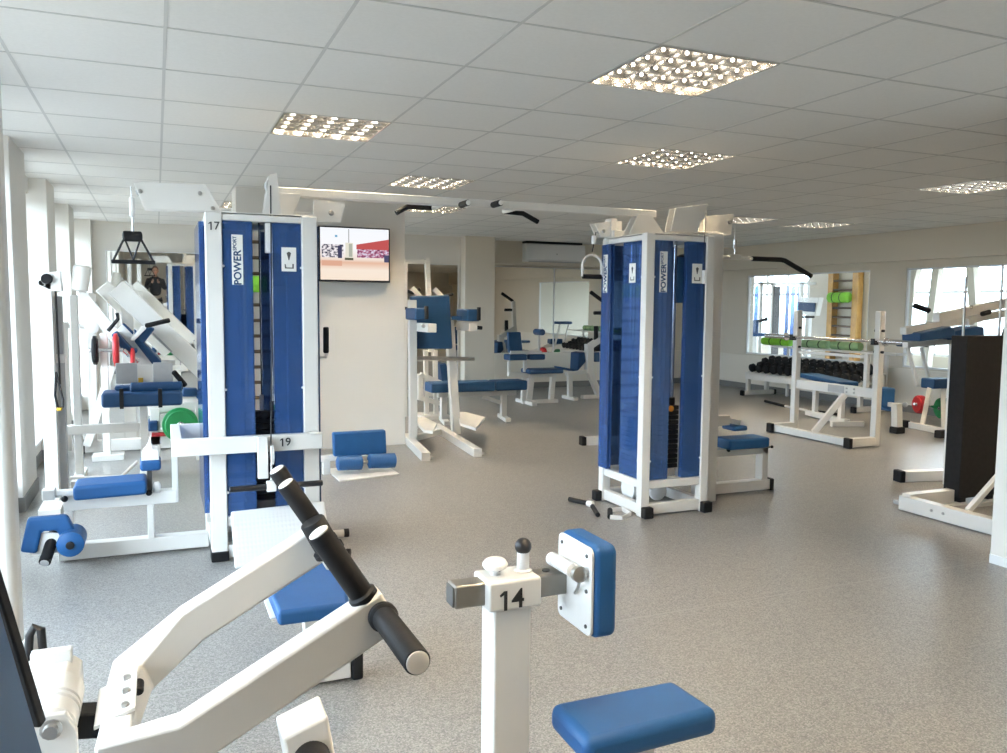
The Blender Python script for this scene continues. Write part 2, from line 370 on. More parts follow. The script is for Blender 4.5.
# far wall: left stretch, pillar, recessed middle stretch, right stretch
g = G(); g.box(-1.3, 4.42, 12.25, 12.45, 0, CEIL+.05); struct('wall_far', g, 'wall')
g = G(); g.box(-1.25, -.76, 12.06, 12.25, 0, CEIL+.04); struct('wall_corner', g, 'wall', bevel=.006)
g = G(); g.box(4.42, 4.92, 12.05, 12.7, 0, CEIL+.05); struct('pillar_far', g, 'wallwarm', bevel=.006)
g = G(); g.box(4.3, 9.75, 12.65, 12.85, 2.12, CEIL+.05); struct('wall_lintel', g, 'wallwarm')
g = G(); g.box(4.3, 9.75, 13.0, 13.2, 0, CEIL); struct('wall_recess', g, 'wallwarm')
g = G(); g.box(4.92, 9.6, 12.98, 13.0, .10, .62); struct('dado_far', g, 'dado', bevel=.004)
g = G(); g.box(4.92, 9.6, 12.985, 13.0, 0, .10); struct('baseboard_far', g, 'skirting')
# mirrors on the far walls
def mirror(name, label, x0, x1, z0, z1, y, tilt=0.0):
    d = math.tan(tilt)*(z1-z0); o = .012
    g = G(); g.quadbox([(x0, y-o, z0), (x1, y-o, z0), (x1, y, z0), (x0, y, z0), (x0, y-o-d, z1), (x1, y-o-d, z1), (x1, y-d, z1), (x0, y-d, z1)])
    t = part(name, g, 'mirror', None, bevel=0, smooth=False); tag(t, label, 'mirror')
    f = G(); w = .010
    for a, b_ in ((x0-w, x0), (x1, x1+w)): f.quadbox([(a, y-o-.004, z0), (b_, y-o-.004, z0), (b_, y, z0), (a, y, z0), (a, y-o-d-.004, z1), (b_, y-o-d-.004, z1), (b_, y-d, z1), (a, y-d, z1)])
    f.box(x0-w, x1+w, y-o-d-.004, y-d, z1, z1+w)
    part('mirror_frame', f, 'frame_white', t, bevel=.002); return t
mirror('wall_mirror', 'tall mirror on the far wall behind the white inclined leg press', -.59, 1.25, .12, 2.10, 12.235, .0255)
mirror('wall_mirror', 'wall mirror behind the blue padded dip station beside the television pillar', 2.36, 4.36, .12, 2.05, 12.235, .002)
mirror('wall_mirror', 'mirror under the air conditioner, just right of the far pillar', 5.02, 6.40, .62, 2.08, 12.99, .006)
mirror('wall_mirror', 'mirror right of the air conditioner, partly hidden by the right blue cable tower', 6.425, 8.9, .62, 2.08, 12.99, .006)
# television pillar
g = G(); g.box(.70, 2.315, 8.06, 8.45, 0, CEIL+.05); struct('wall_television', g, 'wall', bevel=.006)
# right wall with two inner windows onto the neighbouring daylit room
A0, A1, B0, B1 = 9.05, 11.75, 5.6, 8.42
g = G(); g.box(9.6, 9.75, -3.1, 14.1, 0, .62); g.box(9.6, 9.75, -3.1, 14.1, 1.99, CEIL+.05)
for a, b_ in ((-3.1, B0), (B1, A0), (A1, 14.1)): g.box(9.6, 9.75, a, b_, .62, 1.99)
struct('wall_right', g, 'wallwarm')
g = G(); g.box(9.46, 9.6, -3, 13.0, 2.09, CEIL+.02); struct('wall_bulkhead', g, 'wallwarm', bevel=.006)
g = G(); g.box(9.585, 9.6, 3, 13.0, .10, .60); struct('dado_right', g, 'dado', bevel=.004)
g = G(); g.box(9.585, 9.6, 3, 13.0, 0, .10); struct('baseboard_right', g, 'skirting')
for n, (a, b_) in enumerate(((A0, A1), (B0, B1))):
    g = G(); p = G()
    for y in (a+.012, b_-.012): g.box(9.61, 9.66, y-.012, y+.012, .62, 1.99)
    g.box(9.61, 9.66, a, b_, .62, .645); g.box(9.61, 9.66, a, b_, 1.965, 1.99)
    p.box(9.63, 9.638, a+.01, b_-.01, .63, 1.98); window(20+n, g, p)
# neighbouring room
NX, NY0, NY1 = 13.4, 5.5, 17.6
struct('floor_neighbour', G().box(9.75, NX, NY0, NY1, -.1, 0), 'floor')
struct('ceiling_neighbour', G().box(9.75, NX+.2, NY0, NY1, CEIL, CEIL+.05), 'ceiling')
def nwin(n, ws):
    g = G(); g.box(NX, NX+.2, NY0, NY1, 0, .55); g.box(NX, NX+.2, NY0, NY1, 2.3, CEIL+.05)
    e = [NY0]+[q for w in ws for q in w]+[NY1]
    for a, b_ in zip(e[::2], e[1::2]): g.box(NX, NX+.2, a, b_, .55, 2.3)
    struct('wall_neighbour', g, 'wallwarm')
    for k, (a, b_) in enumerate(ws):
        f = G(); p = G()
        nn = max(1, round((b_-a)/.75))
        for q in range(nn+1): y = a+.025+(b_-a-.05)*q/nn; f.box(NX+.06, NX+.12, y-.025, y+.025, .55, 2.3)
        for z in (.575, 1.75, 2.275): f.box(NX+.06, NX+.12, a, b_, z-.025, z+.025)
        p.box(NX+.085, NX+.093, a+.02, b_-.02, .57, 2.28); window(n+k, f, p)
nwin(30, [(6.0, 7.6), (8.0, 11.9), (12.15, 12.55), (14.35, 17.2)])
g = G(); g.box(9.6, 13.6, NY1, NY1+.1, 0, CEIL); g.box(9.75, 13.6, NY0-.1, NY0, 0, CEIL); struct('wall_neighbour_end', g, 'wallwarm')
# slanted supports and columns seen through the second inner window
for k, (ya, yb) in enumerate(((11.75, 11.1), (10.9, 10.7), (9.75, 10.1))):
    struct('column_neighbour.%03d' % k, G().bar((13.0, ya, 0), (13.0, yb, CEIL), .14, .14, hint=(1, 0, 0)), 'wallwarm', bevel=.005)
# partition end on the right, nearest the camera
struct('wall_partition', G().box(4.306, 4.45, -3.0, 3.12, 0, CEIL+.02), 'wall', bevel=.008)
struct('baseboard_partition', G().box(4.298, 4.306, -3, 3.115, 0, .05), 'frame_white')
# ------------------------------------------------------------------ recessed lamps
LAMP_LABEL = {(11, -7): 'added unseen louvred lamp on the far side of the partition, nearest the back wall', (14, -4): 'added unseen louvred lamp on the far side of the partition, nearest the right wall', (2, -4): 'added unseen louvred lamp right above the column numbered 14', (10, -1): 'added unseen louvred lamp right of the partition end, outside the picture', (13, 2): 'added unseen louvred lamp in front of the second inner window', (2, -7): 'added unseen louvred lamp behind the camera, nearest the window side', (5, -6): 'added unseen louvred lamp behind the camera, halfway to the partition', (8, -5): 'added unseen louvred lamp behind the camera past the partition',  # lamps on this line are unseen, added to brighten foreground and right side
  (2, 2): 'square louvred ceiling lamp above the left blue cable tower', (4, -1): 'largest louvred ceiling lamp, nearest one, top right of centre',
  (6, 2): 'square louvred ceiling lamp above the right blue cable tower', (4, 5): 'louvred ceiling lamp just above the middle of the white crossover beam',
  (5, 8): 'far louvred ceiling lamp behind the left pull-up grip below the beam', (11, 2): 'louvred ceiling lamp at the right edge of the picture',
  (13, 7): 'far louvred ceiling lamp near the bulkhead above the right inner window', (11, 7): 'far louvred ceiling lamp right of the right tower top plates',
  (2, 9): 'far louvred ceiling lamp seen just left of the upright pulley plate', (4, 10): 'farthest louvred ceiling lamp, seen over the television'}
DOT = None
for (i, j) in LIGHTS:
    x0, y0 = gx(i), gy(j); x1, y1 = x0+T, y0+T
    t = thing('ceiling_lamp', LAMP_LABEL[(i, j)], 'ceiling lamp', ((x0+x1)/2, (y0+y1)/2, CEIL), 'recessed louvred ceiling lamps')
    h = G(); w = .012
    h.box(x0+w, x1-w, y0+w, y1-w, CEIL+.115, CEIL+.125)
    for a in ((x0+.001, x0+w, y0+.001, y1-.001), (x1-w, x1-.001, y0+.001, y1-.001), (x0+w, x1-w, y0+.001, y0+w), (x0+w, x1-w, y1-w, y1-.001)): h.box(*a, CEIL-.006, CEIL+.125)
    part('lamp_housing', h, 'louvre', t, bevel=0)
    lv = G(); lx = G(); n = 5
    def wedge(lv, p, q, half_top, half_bot, side):
        s_ = V(side); p, q = V(p), V(q); zb, zt = V((0, 0, CEIL-.002)), V((0, 0, CEIL+.058))
        lv.quadbox([p-s_*half_bot+zb, q-s_*half_bot+zb, q+s_*half_bot+zb, p+s_*half_bot+zb, p-s_*half_top+zt, q-s_*half_top+zt, q+s_*half_top+zt, p+s_*half_top+zt])
    for k in range(1, n):
        y = y0+w+(T-2*w)*k/n; wedge(lv, (x0+w, y, 0), (x1-w, y, 0), .014, .0015, (0, 1, 0))
    for k in range(1, 5):
        x = x0+w+(T-2*w)*k/5; wedge(lx, (x, y0+w, 0), (x, y1-w, 0), .012, .0015, (1, 0, 0))
    part('louvre', lv, 'louvre', t, bevel=0, smooth=False); part('louvre_blades', lx, 'louvre', t, bevel=0, smooth=False)
    for a_ in range(5):  # glowing beads imitate the tube glints in each louvre cell
        for b_ in range(n):
            if DOT is None: DOT = part('glint_bead', G().ball((x0+w+(T-2*w)*(a_+.5)/5, y0+w+(T-2*w)*(b_+.62)/n, CEIL+.012), .0080), 'louvre_glint', t, bevel=0)
            else:
                d_ = DOT.copy(); COL.objects.link(d_); d_.parent = t; d_.location = V(((T-2*w)*a_/5, (T-2*w)*b_/n, 0))
    for k in range(5):
        x = x0+w+(T-2*w)*(k+.5)/5
        part('lamp_tube', G().cyl((x, y0+.03, CEIL+.088), (x, y1-.03, CEIL+.088), .010, n=10), 'tube_light', t, bevel=0)
# ------------------------------------------------------------------ daylight
w = bpy.data.worlds.new('sky'); sc.world = w; w.use_nodes = True
nt = w.node_tree; bg = nt.nodes['Background']; tc = nt.nodes.new('ShaderNodeTexCoord'); sx = nt.nodes.new('ShaderNodeSeparateXYZ')
cr = nt.nodes.new('ShaderNodeValToRGB'); mr = nt.nodes.new('ShaderNodeMapRange'); mr.inputs[1].default_value = -1; mr.inputs[2].default_value = 1
nt.links.new(tc.outputs['Generated'], sx.inputs[0]); nt.links.new(sx.outputs[2], mr.inputs[0]); nt.links.new(mr.outputs[0], cr.inputs[0]); nt.links.new(cr.outputs[0], bg.inputs[0])
el = cr.color_ramp.elements   # pale ground below the horizon, bright overcast sky above
el[0].position = .0; el[0].color = (*GROUND, 1); el[1].position = 1; el[1].color = (.76, .88, 1.0, 1)
q = el.new(.485); q.color = (*GROUND, 1); q = el.new(.515); q.color = (.70, .83, .98, 1)
bg.inputs[1].default_value = SKY
def portal(loc, rot, sx, sy):
    l = bpy.data.lights.new('window_portal', 'AREA'); l.shape = 'RECTANGLE'; l.size = sx; l.size_y = sy; l.cycles.is_portal = True
    o = bpy.data.objects.new('window_portal', l); COL.objects.link(o); o.location = loc; o.rotation_euler = rot
for a, b_ in WIN_L: portal((-1.25, (a+b_)/2, 1.59), (0, -math.pi/2, 0), 1.54, b_-a)
for a, b_ in BW: portal(((a+b_)/2, -3.14, 1.55), (math.pi/2, 0, 0), b_-a, 1.6)
for a, b_ in [(6.0, 7.6), (8.0, 11.9), (14.35, 17.2)]: portal((NX+.16, (a+b_)/2, 1.43), (0, math.pi/2, 0), 1.75, b_-a)
# ------------------------------------------------------------------ cable towers
def label_power(o, c, face):   # white strip with the maker's name reading upwards
    x = V((0, 0, 1)); y = V((-1, 0, 0)) if face == 'front' else V((0, 1, 0)); n = x.cross(y)
    g = G(); g.prism([V(c)-x*.135-y*.029, V(c)+x*.135-y*.029, V(c)+x*.135+y*.029, V(c)-x*.135+y*.029], n*.002)
    s = part('logo_strip', g, 'paper', o, bevel=0, smooth=False)
    text('logo_lettering', 'POWER', V(c)+n*.0025-x*.042-y*.002, x, y, .054, 'navy', s, ext=.0005)
    text('logo_lettering', 'SPORT', V(c)+n*.0025+x*.088+y*.012, x, y, .026, 'navy', s, ext=.0005)
def placard(o, c, face):
    x = V((1, 0, 0)) if face == 'front' else V((0, -1, 0)); z = V((0, 0, 1)); n = x.cross(z)
    c = V(c); g = G(); g.prism([c-x*.04-z*.066, c+x*.04-z*.066, c+x*.04+z*.066, c-x*.04+z*.066], n*.002); s = part('instruction_placard', g, 'paper', o, bevel=0, smooth=False)
    f = G(); d = c+n*.0022
    f.prism([d+z*.042-x*.003, d+z*.035-x*.012, d+z*.024-x*.009, d-z*.004-x*.002, d-z*.004+x*.002, d+z*.024+x*.009, d+z*.035+x*.012, d+z*.042+x*.003], n*.0006)
    f.prism([d-z*.05-x*.022, d-z*.05+x*.026, d-z*.044+x*.026, d-z*.044-x*.022], n*.0006)
    f.prism([d-z*.05-x*.022, d-z*.05-x*.014, d-z*.026-x*.018, d-z*.026-x*.024], n*.0006)
    f.prism([d-z*.044+x*.018, d-z*.044+x*.026, d-z*.024+x*.026, d-z*.024+x*.018], n*.0006)
    part('placard_drawing', f, 'darkgrey', s, bevel=0, smooth=False)
def weight_stack(t, cx, cy, sx, sy, z0, n=14, pitch=.034, axis='front', pin=None):
    for k in range(n):
        z = z0+k*pitch; p = part('weight_plate', G().box(cx-sx/2, cx+sx/2, cy-sy/2, cy+sy/2, z, z+pitch-.004), 'black', t, bevel=.003)
        g = G()
        if axis == 'front': g.cyl((cx-sx*.30, cy-sy/2-.0015, z+.015), (cx-sx*.30, cy-sy/2+.004, z+.015), .008, n=10)
        else: g.cyl((cx-sx/2-.0015, cy+sy*.30, z+.015), (cx-sx/2+.004, cy+sy*.30, z+.015), .008, n=10)
        part('plate_number_dot', g, 'paper', p, bevel=0)
    zt = z0+n*pitch
    for s_ in (-1, 1):
        q = (cx+s_*sx*.34, cy) if axis == 'front' else (cx, cy+s_*sy*.34)
        part('guide_rod', G().cyl((q[0], q[1], z0-.03), (q[0], q[1], 1.88), .011, n=14), 'chrome', t, bevel=0)
        part('rod_bushing', G().cyl((q[0], q[1], zt-.003), (q[0], q[1], zt+.05), .022, n=14), 'black', t)
    part('selector_stem', G().cyl((cx, cy, zt-.003), (cx, cy, zt+.09), .012, n=12), 'steel', t)
    part('stack_cable', G().cyl((cx, cy, zt+.08), (cx, cy, 1.9), .004, n=8), 'blackmetal', t, bevel=0)
    if pin:
        d = V((0, -1, 0)) if axis == 'front' else V((-1, 0, 0)); c = V((cx, cy, zt-.02))+d*((sy if axis == 'front' else sx)/2)
        part('weight_pin', G().cyl(c+d*.0, c+d*.02, .006).lathe(c+d*.018, c+d*.05, [(0, .012), (.004, .02), (.016, .02), (.02, .014)]), pin, t, bevel=0)
def tower(t, x0, x1, y0, y1, front, left, P_=.085):
    for x, y in ((x0, y0), (x1-P_, y0), (x0, y1-P_), (x1-P_, y1-P_)):
        part('post', G().box(x, x+P_, y, y+P_, .0, 1.905), 'white', t, bevel=.006, seg=3)
    for n, (a, b_) in (('top_beam', (1.865, 1.899)), ('floor_beam', (.012, .085)), ('shield_beam', (.19, .245))):
        for y in (y0, y1-P_): part(n, G().box(x0+P_, x1-P_, y+.008, y+P_-.008, a, b_), 'white', t)
        for x in (x0, x1-P_): part(n, G().box(x+.008, x+P_-.008, y0+P_, y1-P_, a, b_), 'white', t)
    part('top_plate', G().box(x0+.01, x1-.01, y0+.01, y1-.01, 1.9055, 1.911), 'white', t, bevel=.002)
    def shield(n, a0, a1, face):
        g = G(); k = .045
        if face in ('front', 'back'):
            y = y0+.012 if face == 'front' else y1-.012; s_ = 1 if face == 'front' else -1
            pts = [(a0, y), (a1, y), (a1, y+s_*.004), (a0, y+s_*.004)]
            inner = a1 if abs(a1-(x0+x1)/2) < abs(a0-(x0+x1)/2) else a0
            g.box(a0, a1, y, y+s_*.004, .25, 1.862); g.box(inner-.002, inner+.002, y, y+s_*k, .25, 1.862)
        else:
            x = x0+.012 if face == 'left' else x1-.012; s_ = 1 if face == 'left' else -1
            inner = a1 if abs(a1-(y0+y1)/2) < abs(a0-(y0+y1)/2) else a0
            g.box(x, x+s_*.004, a0, a1, .25, 1.862)
        return part('shield', g, 'acrylic', t, bevel=0, smooth=False)
    for a in front: shield('shield', *a, 'front')
    for a in front: shield('shield', *a, 'back')
    for a in left: shield('shield', *a, 'left')
    for a in left: shield('shield', *a, 'right')
    g = G()
    for z in (.38, .95, 1.62):
        for x in (x0+P_+.004, x1-P_-.004): g.cyl((x, y0+.012, z), (x, y0+.006, z), .007, n=8)
        for y in (y0+P_+.004, y1-P_-.004): g.cyl((x0+.012, y, z), (x0+.006, y, z), .007, n=8)
    part('shield_screws', g, 'capwhite', t, bevel=0)
# left tower
LX0, LX1, LY0, LY1 = .25, .84, 4.69, 5.33
t = thing('cable_tower', 'left blue shielded cable tower with crossbar numbered 19, beside the television', 'cable machine', (LX0, LY0, 0), 'blue shielded cable towers')
LT = t
tower(t, LX0, LX1, LY0, LY1, [(.337, .49), (.60, .752)], [(4.78, 4.95), (5.08, 5.24)])
part('side_shield', G().box(.222, .2485, 4.80, 5.33, .25, 1.862), 'acrylic', t, bevel=.002); part('side_shield', G().box(.8415, .868, 4.80, 5.25, .25, 1.862), 'acrylic', t, bevel=.002)
P_ = .085
for x in (LX0, LX1-P_): part('foot_cap', G().box(x-.004, x+P_+.004, LY0-.012, LY0+P_+.006, -.0, .055), 'black', t, bevel=.006)
weight_stack(t, .545, 4.86, .19, .10, .30, n=15, pin='black')
part('stack_base', G().box(.44, .66, 4.80, 4.92, .245, .298), 'darkgrey', t)
part('cable_guide', G().box(.565, .64, 4.72, 4.78, 1.70, 1.862), 'capwhite', t)
part('guard_panel', G().box(.60, .665, 4.745, 4.755, 1.52, 1.72), 'navy', t, bevel=.002)
label_power(t, (.412, LY0+.0115, 1.655), 'front'); placard(t, (.685, LY0+.0115, 1.665), 'front')
numeral('17', (.292, LY0-.0005, 1.83), .06, 'darkgrey', t)
# crossbar with number 19, returning back on its left end
part('crossbar', G().sweep([(.245, 5.22, .655), (.085, 5.22, .655), (.085, 4.635, .655), (.845, 4.635, .655)], .05, .09), 'white', t, bevel=.005)
part('bar_stub', G().bar((.80, 4.67, .70), (.80, 4.60, .70), .05, .012), 'white', t, bevel=.003)
numeral('19', (.635, 4.597, .66), .062, 'ink', t)
# pulley bracket in front of the bar with the low-row bar hanging from it
part('pulley_bracket', G().bar((.515, 4.585, .70), (.515, 4.585, .47), .055, .03, hint=(0, 1, 0)), 'white', t)
part('pulley', G().lathe((.553, 4.56, .60), (.568, 4.56, .60), [(0, .05), (.004, .055), (.008, .045), (.012, .055), (.016, .05)]), 'capwhite', t)
# upper arm plates and pulleys
g = G(); a = [Yp(133, 182, 4.86), Yp(205, 184, 4.86), Yp(222, 212, 4.86), Yp(145, 209, 4.86)]; a[3].z = a[3].z
g.prism(a, (0, .012, 0)); part('arm_plate', g, 'white', t, bevel=.002)
g = G(); g.prism([p+V((0, .10, 0)) for p in a], (0, .012, 0)); part('arm_plate', g, 'white', t, bevel=.002)
g = G()
for px, py in ((140, 191), (200, 193), (213, 208)): q = Yp(px, py, 4.85); g.cyl(q, q+V((0, .12, 0)), .012, n=10)
part('plate_bolt', g, 'steel', t)
g = G(); q = Yp(140, 192, 4.91); g.lathe(q-V((0, .02, 0)), q+V((0, .02, 0)), [(0, .018), (.012, .022), (.02, .016), (.028, .022), (.04, .018)]); part('pulley', g, 'grey', t)
for y in (4.765, 4.845):
    g = G(); g.prism([(.56, y, 1.905), (.595, y, 2.13), (.635, y, 2.14), (.66, y, 1.905)], (0, .008, 0)); part('pulley_plate', g, 'white', t, bevel=.002)
part('pulley', G().lathe((.61, 4.79, 2.075), (.61, 4.84, 2.075), [(0, .034), (.015, .038), (.025, .03), (.035, .038), (.05, .034)]), 'grey', t)
part('cable', G().tube([(.553, 4.56, .55), (.575, 4.60, 1.2), (.60, 4.76, 2.07)], .004, n=8), 'blackmetal', t, bevel=0)
part('cable', G().tube([(.42, 4.72, 1.86), (.42, 4.72, .9)], .003, n=6), 'blackmetal', t, bevel=0)
g = G(); g.prism([Yp(313, 199, 4.98), Yp(345, 204, 4.98), Yp(340, 223, 4.98), Yp(313, 223, 4.98)], (0, -.012, 0)); part('arm_plate', g, 'white', t, bevel=.002)
part('plate_carrier', G().box(.70, .98, 4.985, 5.02, 1.91, 1.96), 'white', t)
g = G(); q = Yp(331, 213, 4.966); g.cyl(q, q+V((0, -.01, 0)), .016, n=12); part('plate_bolt', g, 'steel', t)
# white hook peg with a black grip on the right side of the tower
t = thing('stirrup_handle', 'black gripped handle on a white peg, right side of left tower', 'handle', (.94, 4.98, 1.2))
q0, q1 = Yp(326, 327, 4.98), Yp(326, 354, 4.98)
part('grip', G().lathe(q0, q1, [(0, .012), (.004, .017), (.15, .017), (.158, .012)]), 'black', t)
part('peg', G().tube([q1, q1-V((0, 0, .02)), q1+V((-.05, 0, -.022)), q1+V((-.10, 0, -.02))], .010, n=8), 'white', t, bevel=0)
# bar hanging on the low pulley
t = thing('pull_bar', 'straight black pull bar hanging before the foot plate of the left tower', 'pull bar', (.58, 4.52, .45))
part('bar', G().cyl((.335, 4.52, .435), (.825, 4.52, .435), .016), 'blackmetal', t)
part('clamp', G().box(.525, .575, 4.50, 4.54, .41, .465), 'capwhite', t)
part('hook', G().tube([(.55, 4.52, .46), (.553, 4.53, .5), (.555, 4.545, .56)], .006, n=8), 'chrome', t, bevel=0)
# foot plate of the low row
t = thing('foot_plate', 'white chequered foot plate leaning against the base of the left tower', 'foot plate', (.58, 4.5, 0))
g = G(); c = [(.345, 4.40, .045), (.85, 4.40, .060), (.85, 4.60, .315), (.345, 4.60, .30)]
g.prism(c, (0, .018, -.014)); part('tread', g, 'plate', t, bevel=.012, seg=3)
part('bracket', G().bar((.45, 4.56, .20), (.45, 4.67, .10), .05).bar((.74, 4.56, .20), (.74, 4.67, .10), .05).bar((.45, 4.46, .085), (.45, 4.46, 0), .04).bar((.74, 4.46, .085), (.74, 4.46, 0), .04), 'white', t)
# triangle handle hanging on the left arm
t = thing('triangle_handle', 'black triangular pull handle hanging from the left tower arm', 'pull handle', (-.11, 4.91, 1.75))
part('chain', G().tube([(-.106, 4.91, 1.88), (-.106, 4.91, 1.80)], .006, n=6), 'steel', t, bevel=0); part('cable', G().tube([(-.108, 4.91, 2.04), (-.106, 4.91, 1.97)], .004, n=6), 'steel', t, bevel=0)
part('carabiner', G().cyl((-.106, 4.91, 1.98), (-.106, 4.91, 1.88), .014, n=12), 'capwhite', t)
part('top_block', G().lathe((-.158, 4.91, 1.775), (-.058, 4.91, 1.775), [(0, .012), (.006, .028), (.094, .028), (.10, .012)]), 'black', t)
part('spreader', G().tube([(-.15, 4.91, 1.76), (-.205, 4.91, 1.645)], .006, n=8).tube([(-.066, 4.91, 1.76), (-.008, 4.91, 1.645)], .006, n=8).tube([(-.146, 4.91, 1.76), (-.107, 4.91, 1.65)], .005, n=8).tube([(-.07, 4.91, 1.76), (-.107, 4.91, 1.65)], .005, n=8), 'blackmetal', t, bevel=0)
part('grip', G().cyl((-.215, 4.91, 1.638), (.002, 4.91, 1.638), .011, n=12), 'black', t)
# right tower
P_ = .065
RX0, RX1, RY0, RY1 = 2.985, 3.53, 4.67, 5.255
t = thing('cable_tower', 'right blue shielded cable tower standing free in the middle of the room', 'cable machine', (RX0, RY0, 0), 'blue shielded cable towers')
tower(t, RX0, RX1, RY0, RY1, [(3.05, 3.195), (3.318, 3.463)], [(4.737, 4.985), (5.11, 5.212)], P_)
part('side_shield', G().box(2.9735, 2.9835, 5.12, 5.245, .25, 1.862), 'acrylic', t, bevel=.002)
for x in (RX0, RX1-P_): part('foot_cap', G().box(x-.004, x+P_+.004, RY0-.055, RY0-.003, .0, .075), 'black', t, bevel=.008)
part('foot_cap', G().box(RX0-.055, RX0-.003, RY1-P_, RY1, .0, .075), 'black', t, bevel=.008)
weight_stack(t, 3.262, 4.83, .17, .10, .30, n=13, pin='orange')
weight_stack(t, 3.13, 5.03, .10, .17, .30, n=13, axis='left', pin='yellow')
part('stack_base', G().box(3.20, 3.33, 4.78, 4.88, .245, .298), 'grey', t)
label_power(t, (3.125, RY0+.0115, 1.655), 'front'); placard(t, (3.395, RY0+.0115, 1.65), 'front')
label_power(t, (2.9725, 5.185, 1.655), 'left'); placard(t, (RX0+.0115, 4.86, 1.65), 'left')
part('guard_panel', G().box(3.27, 3.325, 4.735, 4.745, 1.45, 1.76), 'navy', t, bevel=.002)
part('guard_panel', G().box(3.055, 3.065, 5.0, 5.05, 1.45, 1.76), 'navy', t, bevel=.002)
part('floor_pulley', G().lathe((3.07, 4.99, .13), (3.10, 4.99, .13), [(0, .08), (.006, .092), (.015, .082), (.024, .092), (.03, .08)]), 'capwhite', t)
part('floor_pulley', G().lathe((3.25, 4.86, .12), (3.25, 4.89, .12), [(0, .06), (.006, .07), (.015, .062), (.024, .07), (.03, .06)]), 'capwhite', t)
# bright angled pulley plates on top
a = [Yp(676, 208, 4.82), Yp(708, 204, 4.82), Yp(697, 233, 4.82), Yp(671, 231, 4.82)]
g = G(); g.prism(a, (0, .012, 0)); part('pulley_plate', g, 'white', t, bevel=.002)
g = G(); g.prism([p+V((0, .07, 0)) for p in a], (0, .012, 0)); part('pulley_plate', g, 'white', t, bevel=.002)
g = G(); q = Yp(702, 213, 4.835); g.lathe(q, q+V((0, .05, 0)), [(0, .045), (.015, .05), (.025, .04), (.035, .05), (.05, .045)]); part('pulley', g, 'capwhite', t)
g = G(); g.tube([Yp(706, 213, 4.80), Yp(704.5, 240, 4.645), Yp(703, 330, 4.645)], .003, n=6); part('cable', g, 'blackmetal', t, bevel=0)
q = Yp(704, 277, 4.64); part('cable_stop', G().cyl(q-V((0, 0, .045)), q+V((0, 0, .045)), .014, n=12), 'capwhite', t)
a = [Yp(595, 223, 5.16), Yp(622, 221, 5.16), Yp(622, 237, 5.16), Yp(601, 237, 5.16)]
for dy in (0, .07):
    g = G(); g.prism([p+V((0, dy, 0)) for p in a], (0, .012, 0)); part('pulley_plate', g, 'white', t, bevel=.002)
g = G(); q = Yp(604, 231, 5.15); g.cyl(q, q+V((0, .10, 0)), .014, n=10); part('plate_bolt', g, 'steel', t)
part('pulley_post', G().box(2.99, 3.04, 5.15, 5.24, 1.911, 2.045), 'white', t)
part('plate_stem', G().box(3.0, 3.46, 5.12, 5.27, 1.9115, 1.96), 'white', t)
# rear upright with its outward plate
part('rear_post', G().box(3.62, 3.765, 4.88, 4.99, 0, 1.95), 'white', t, bevel=.006)
part('rear_beam', G().box(3.53, 3.622, 4.89, 4.97, .52, .60), 'white', t)
a = [Yp(705, 216, 5.02), Yp(734, 214, 5.02), Yp(731, 235, 5.02), Yp(705, 238, 5.02)]
for dy in (0, .07):
    g = G(); g.prism([p+V((0, dy, 0)) for p in a], (0, .012, 0)); part('pulley_plate', g, 'white', t, bevel=.002)
g = G(); q = Yp(731, 222, 5.0); g.cyl(q, q+V((0, .12, 0)), .016, n=10); part('plate_bolt', g, 'steel', t)
part('plate_bridge', G().box(3.5, 3.75, 4.90, 5.10, 1.951, 1.96), 'white', t)
# single stirrup handle at the left of the right tower
t = thing('stirrup_handle', 'white stirrup handle with black grip hanging left of the right tower', 'handle', (2.71, 5.2, 1.7))
c = Yp(592, 266, 5.2); top = Yp(596, 232, 5.2)
part('cable_end', G().tube([top, c+V((0, 0, .10))], .004, n=6), 'blackmetal', t, bevel=0)
q = Yp(594, 240, 5.2); part('cable_ball', G().cyl(q-V((0, 0, .03)), q+V((0, 0, .03)), .018, n=12), 'capwhite', t)
R = .078; pts = [c+V((-R*1.0, 0, -.075))]+[c+V((-R*math.cos(k*math.pi/10), 0, R*math.sin(k*math.pi/10))) for k in range(11)]+[c+V((R, 0, -.075))]
part('hoop', G().tube(pts, .009, n=8), 'capwhite', t, bevel=0)
part('grip', G().cyl(c+V((-R+.002, 0, -.075)), c+V((R-.002, 0, -.075)), .017), 'black', t)
# lat pulldown bar
t = thing('lat_bar', 'long lat pulldown bar with bent black ends beside the right tower', 'lat bar', (4.2, 5.05, 1.85))
Yl = 5.06; pv = lambda x, y: Yp(x, y, Yl)
part('hanger', G().tube([pv(734, 222), pv(735, 240)], .004, n=6).cyl(pv(735, 240), pv(735, 249), .013).tube([pv(735, 249), pv(735, 256)], .005, n=6), 'chrome', t, bevel=0)
part('bar_boss', G().box(pv(729, 256).x, pv(740, 256).x, Yl-.02, Yl+.02, pv(735, 257.5).z-.016, pv(735, 257.5).z+.022), 'white', t)
zb = pv(735, 258).z; xr = [pv(752, 258).x, pv(783, 258).x, pv(811, 276)]
part('bar', G().cyl((2*pv(735, 256).x-xr[0], Yl, zb), (xr[0], Yl, zb), .014), 'white', t)
xc = pv(735, 256).x
for s_ in (1, -1):
    f = lambda X: xc+s_*(X-xc)
    part('bent_grip', G().tube([(f(xr[0]), Yl, zb), (f(xr[1]-.02), Yl, zb), (f(xr[1]+.02), Yl, zb-.006), (f(xr[2].x), Yl, xr[2].z)], .019, n=12), 'black', t, bevel=0)
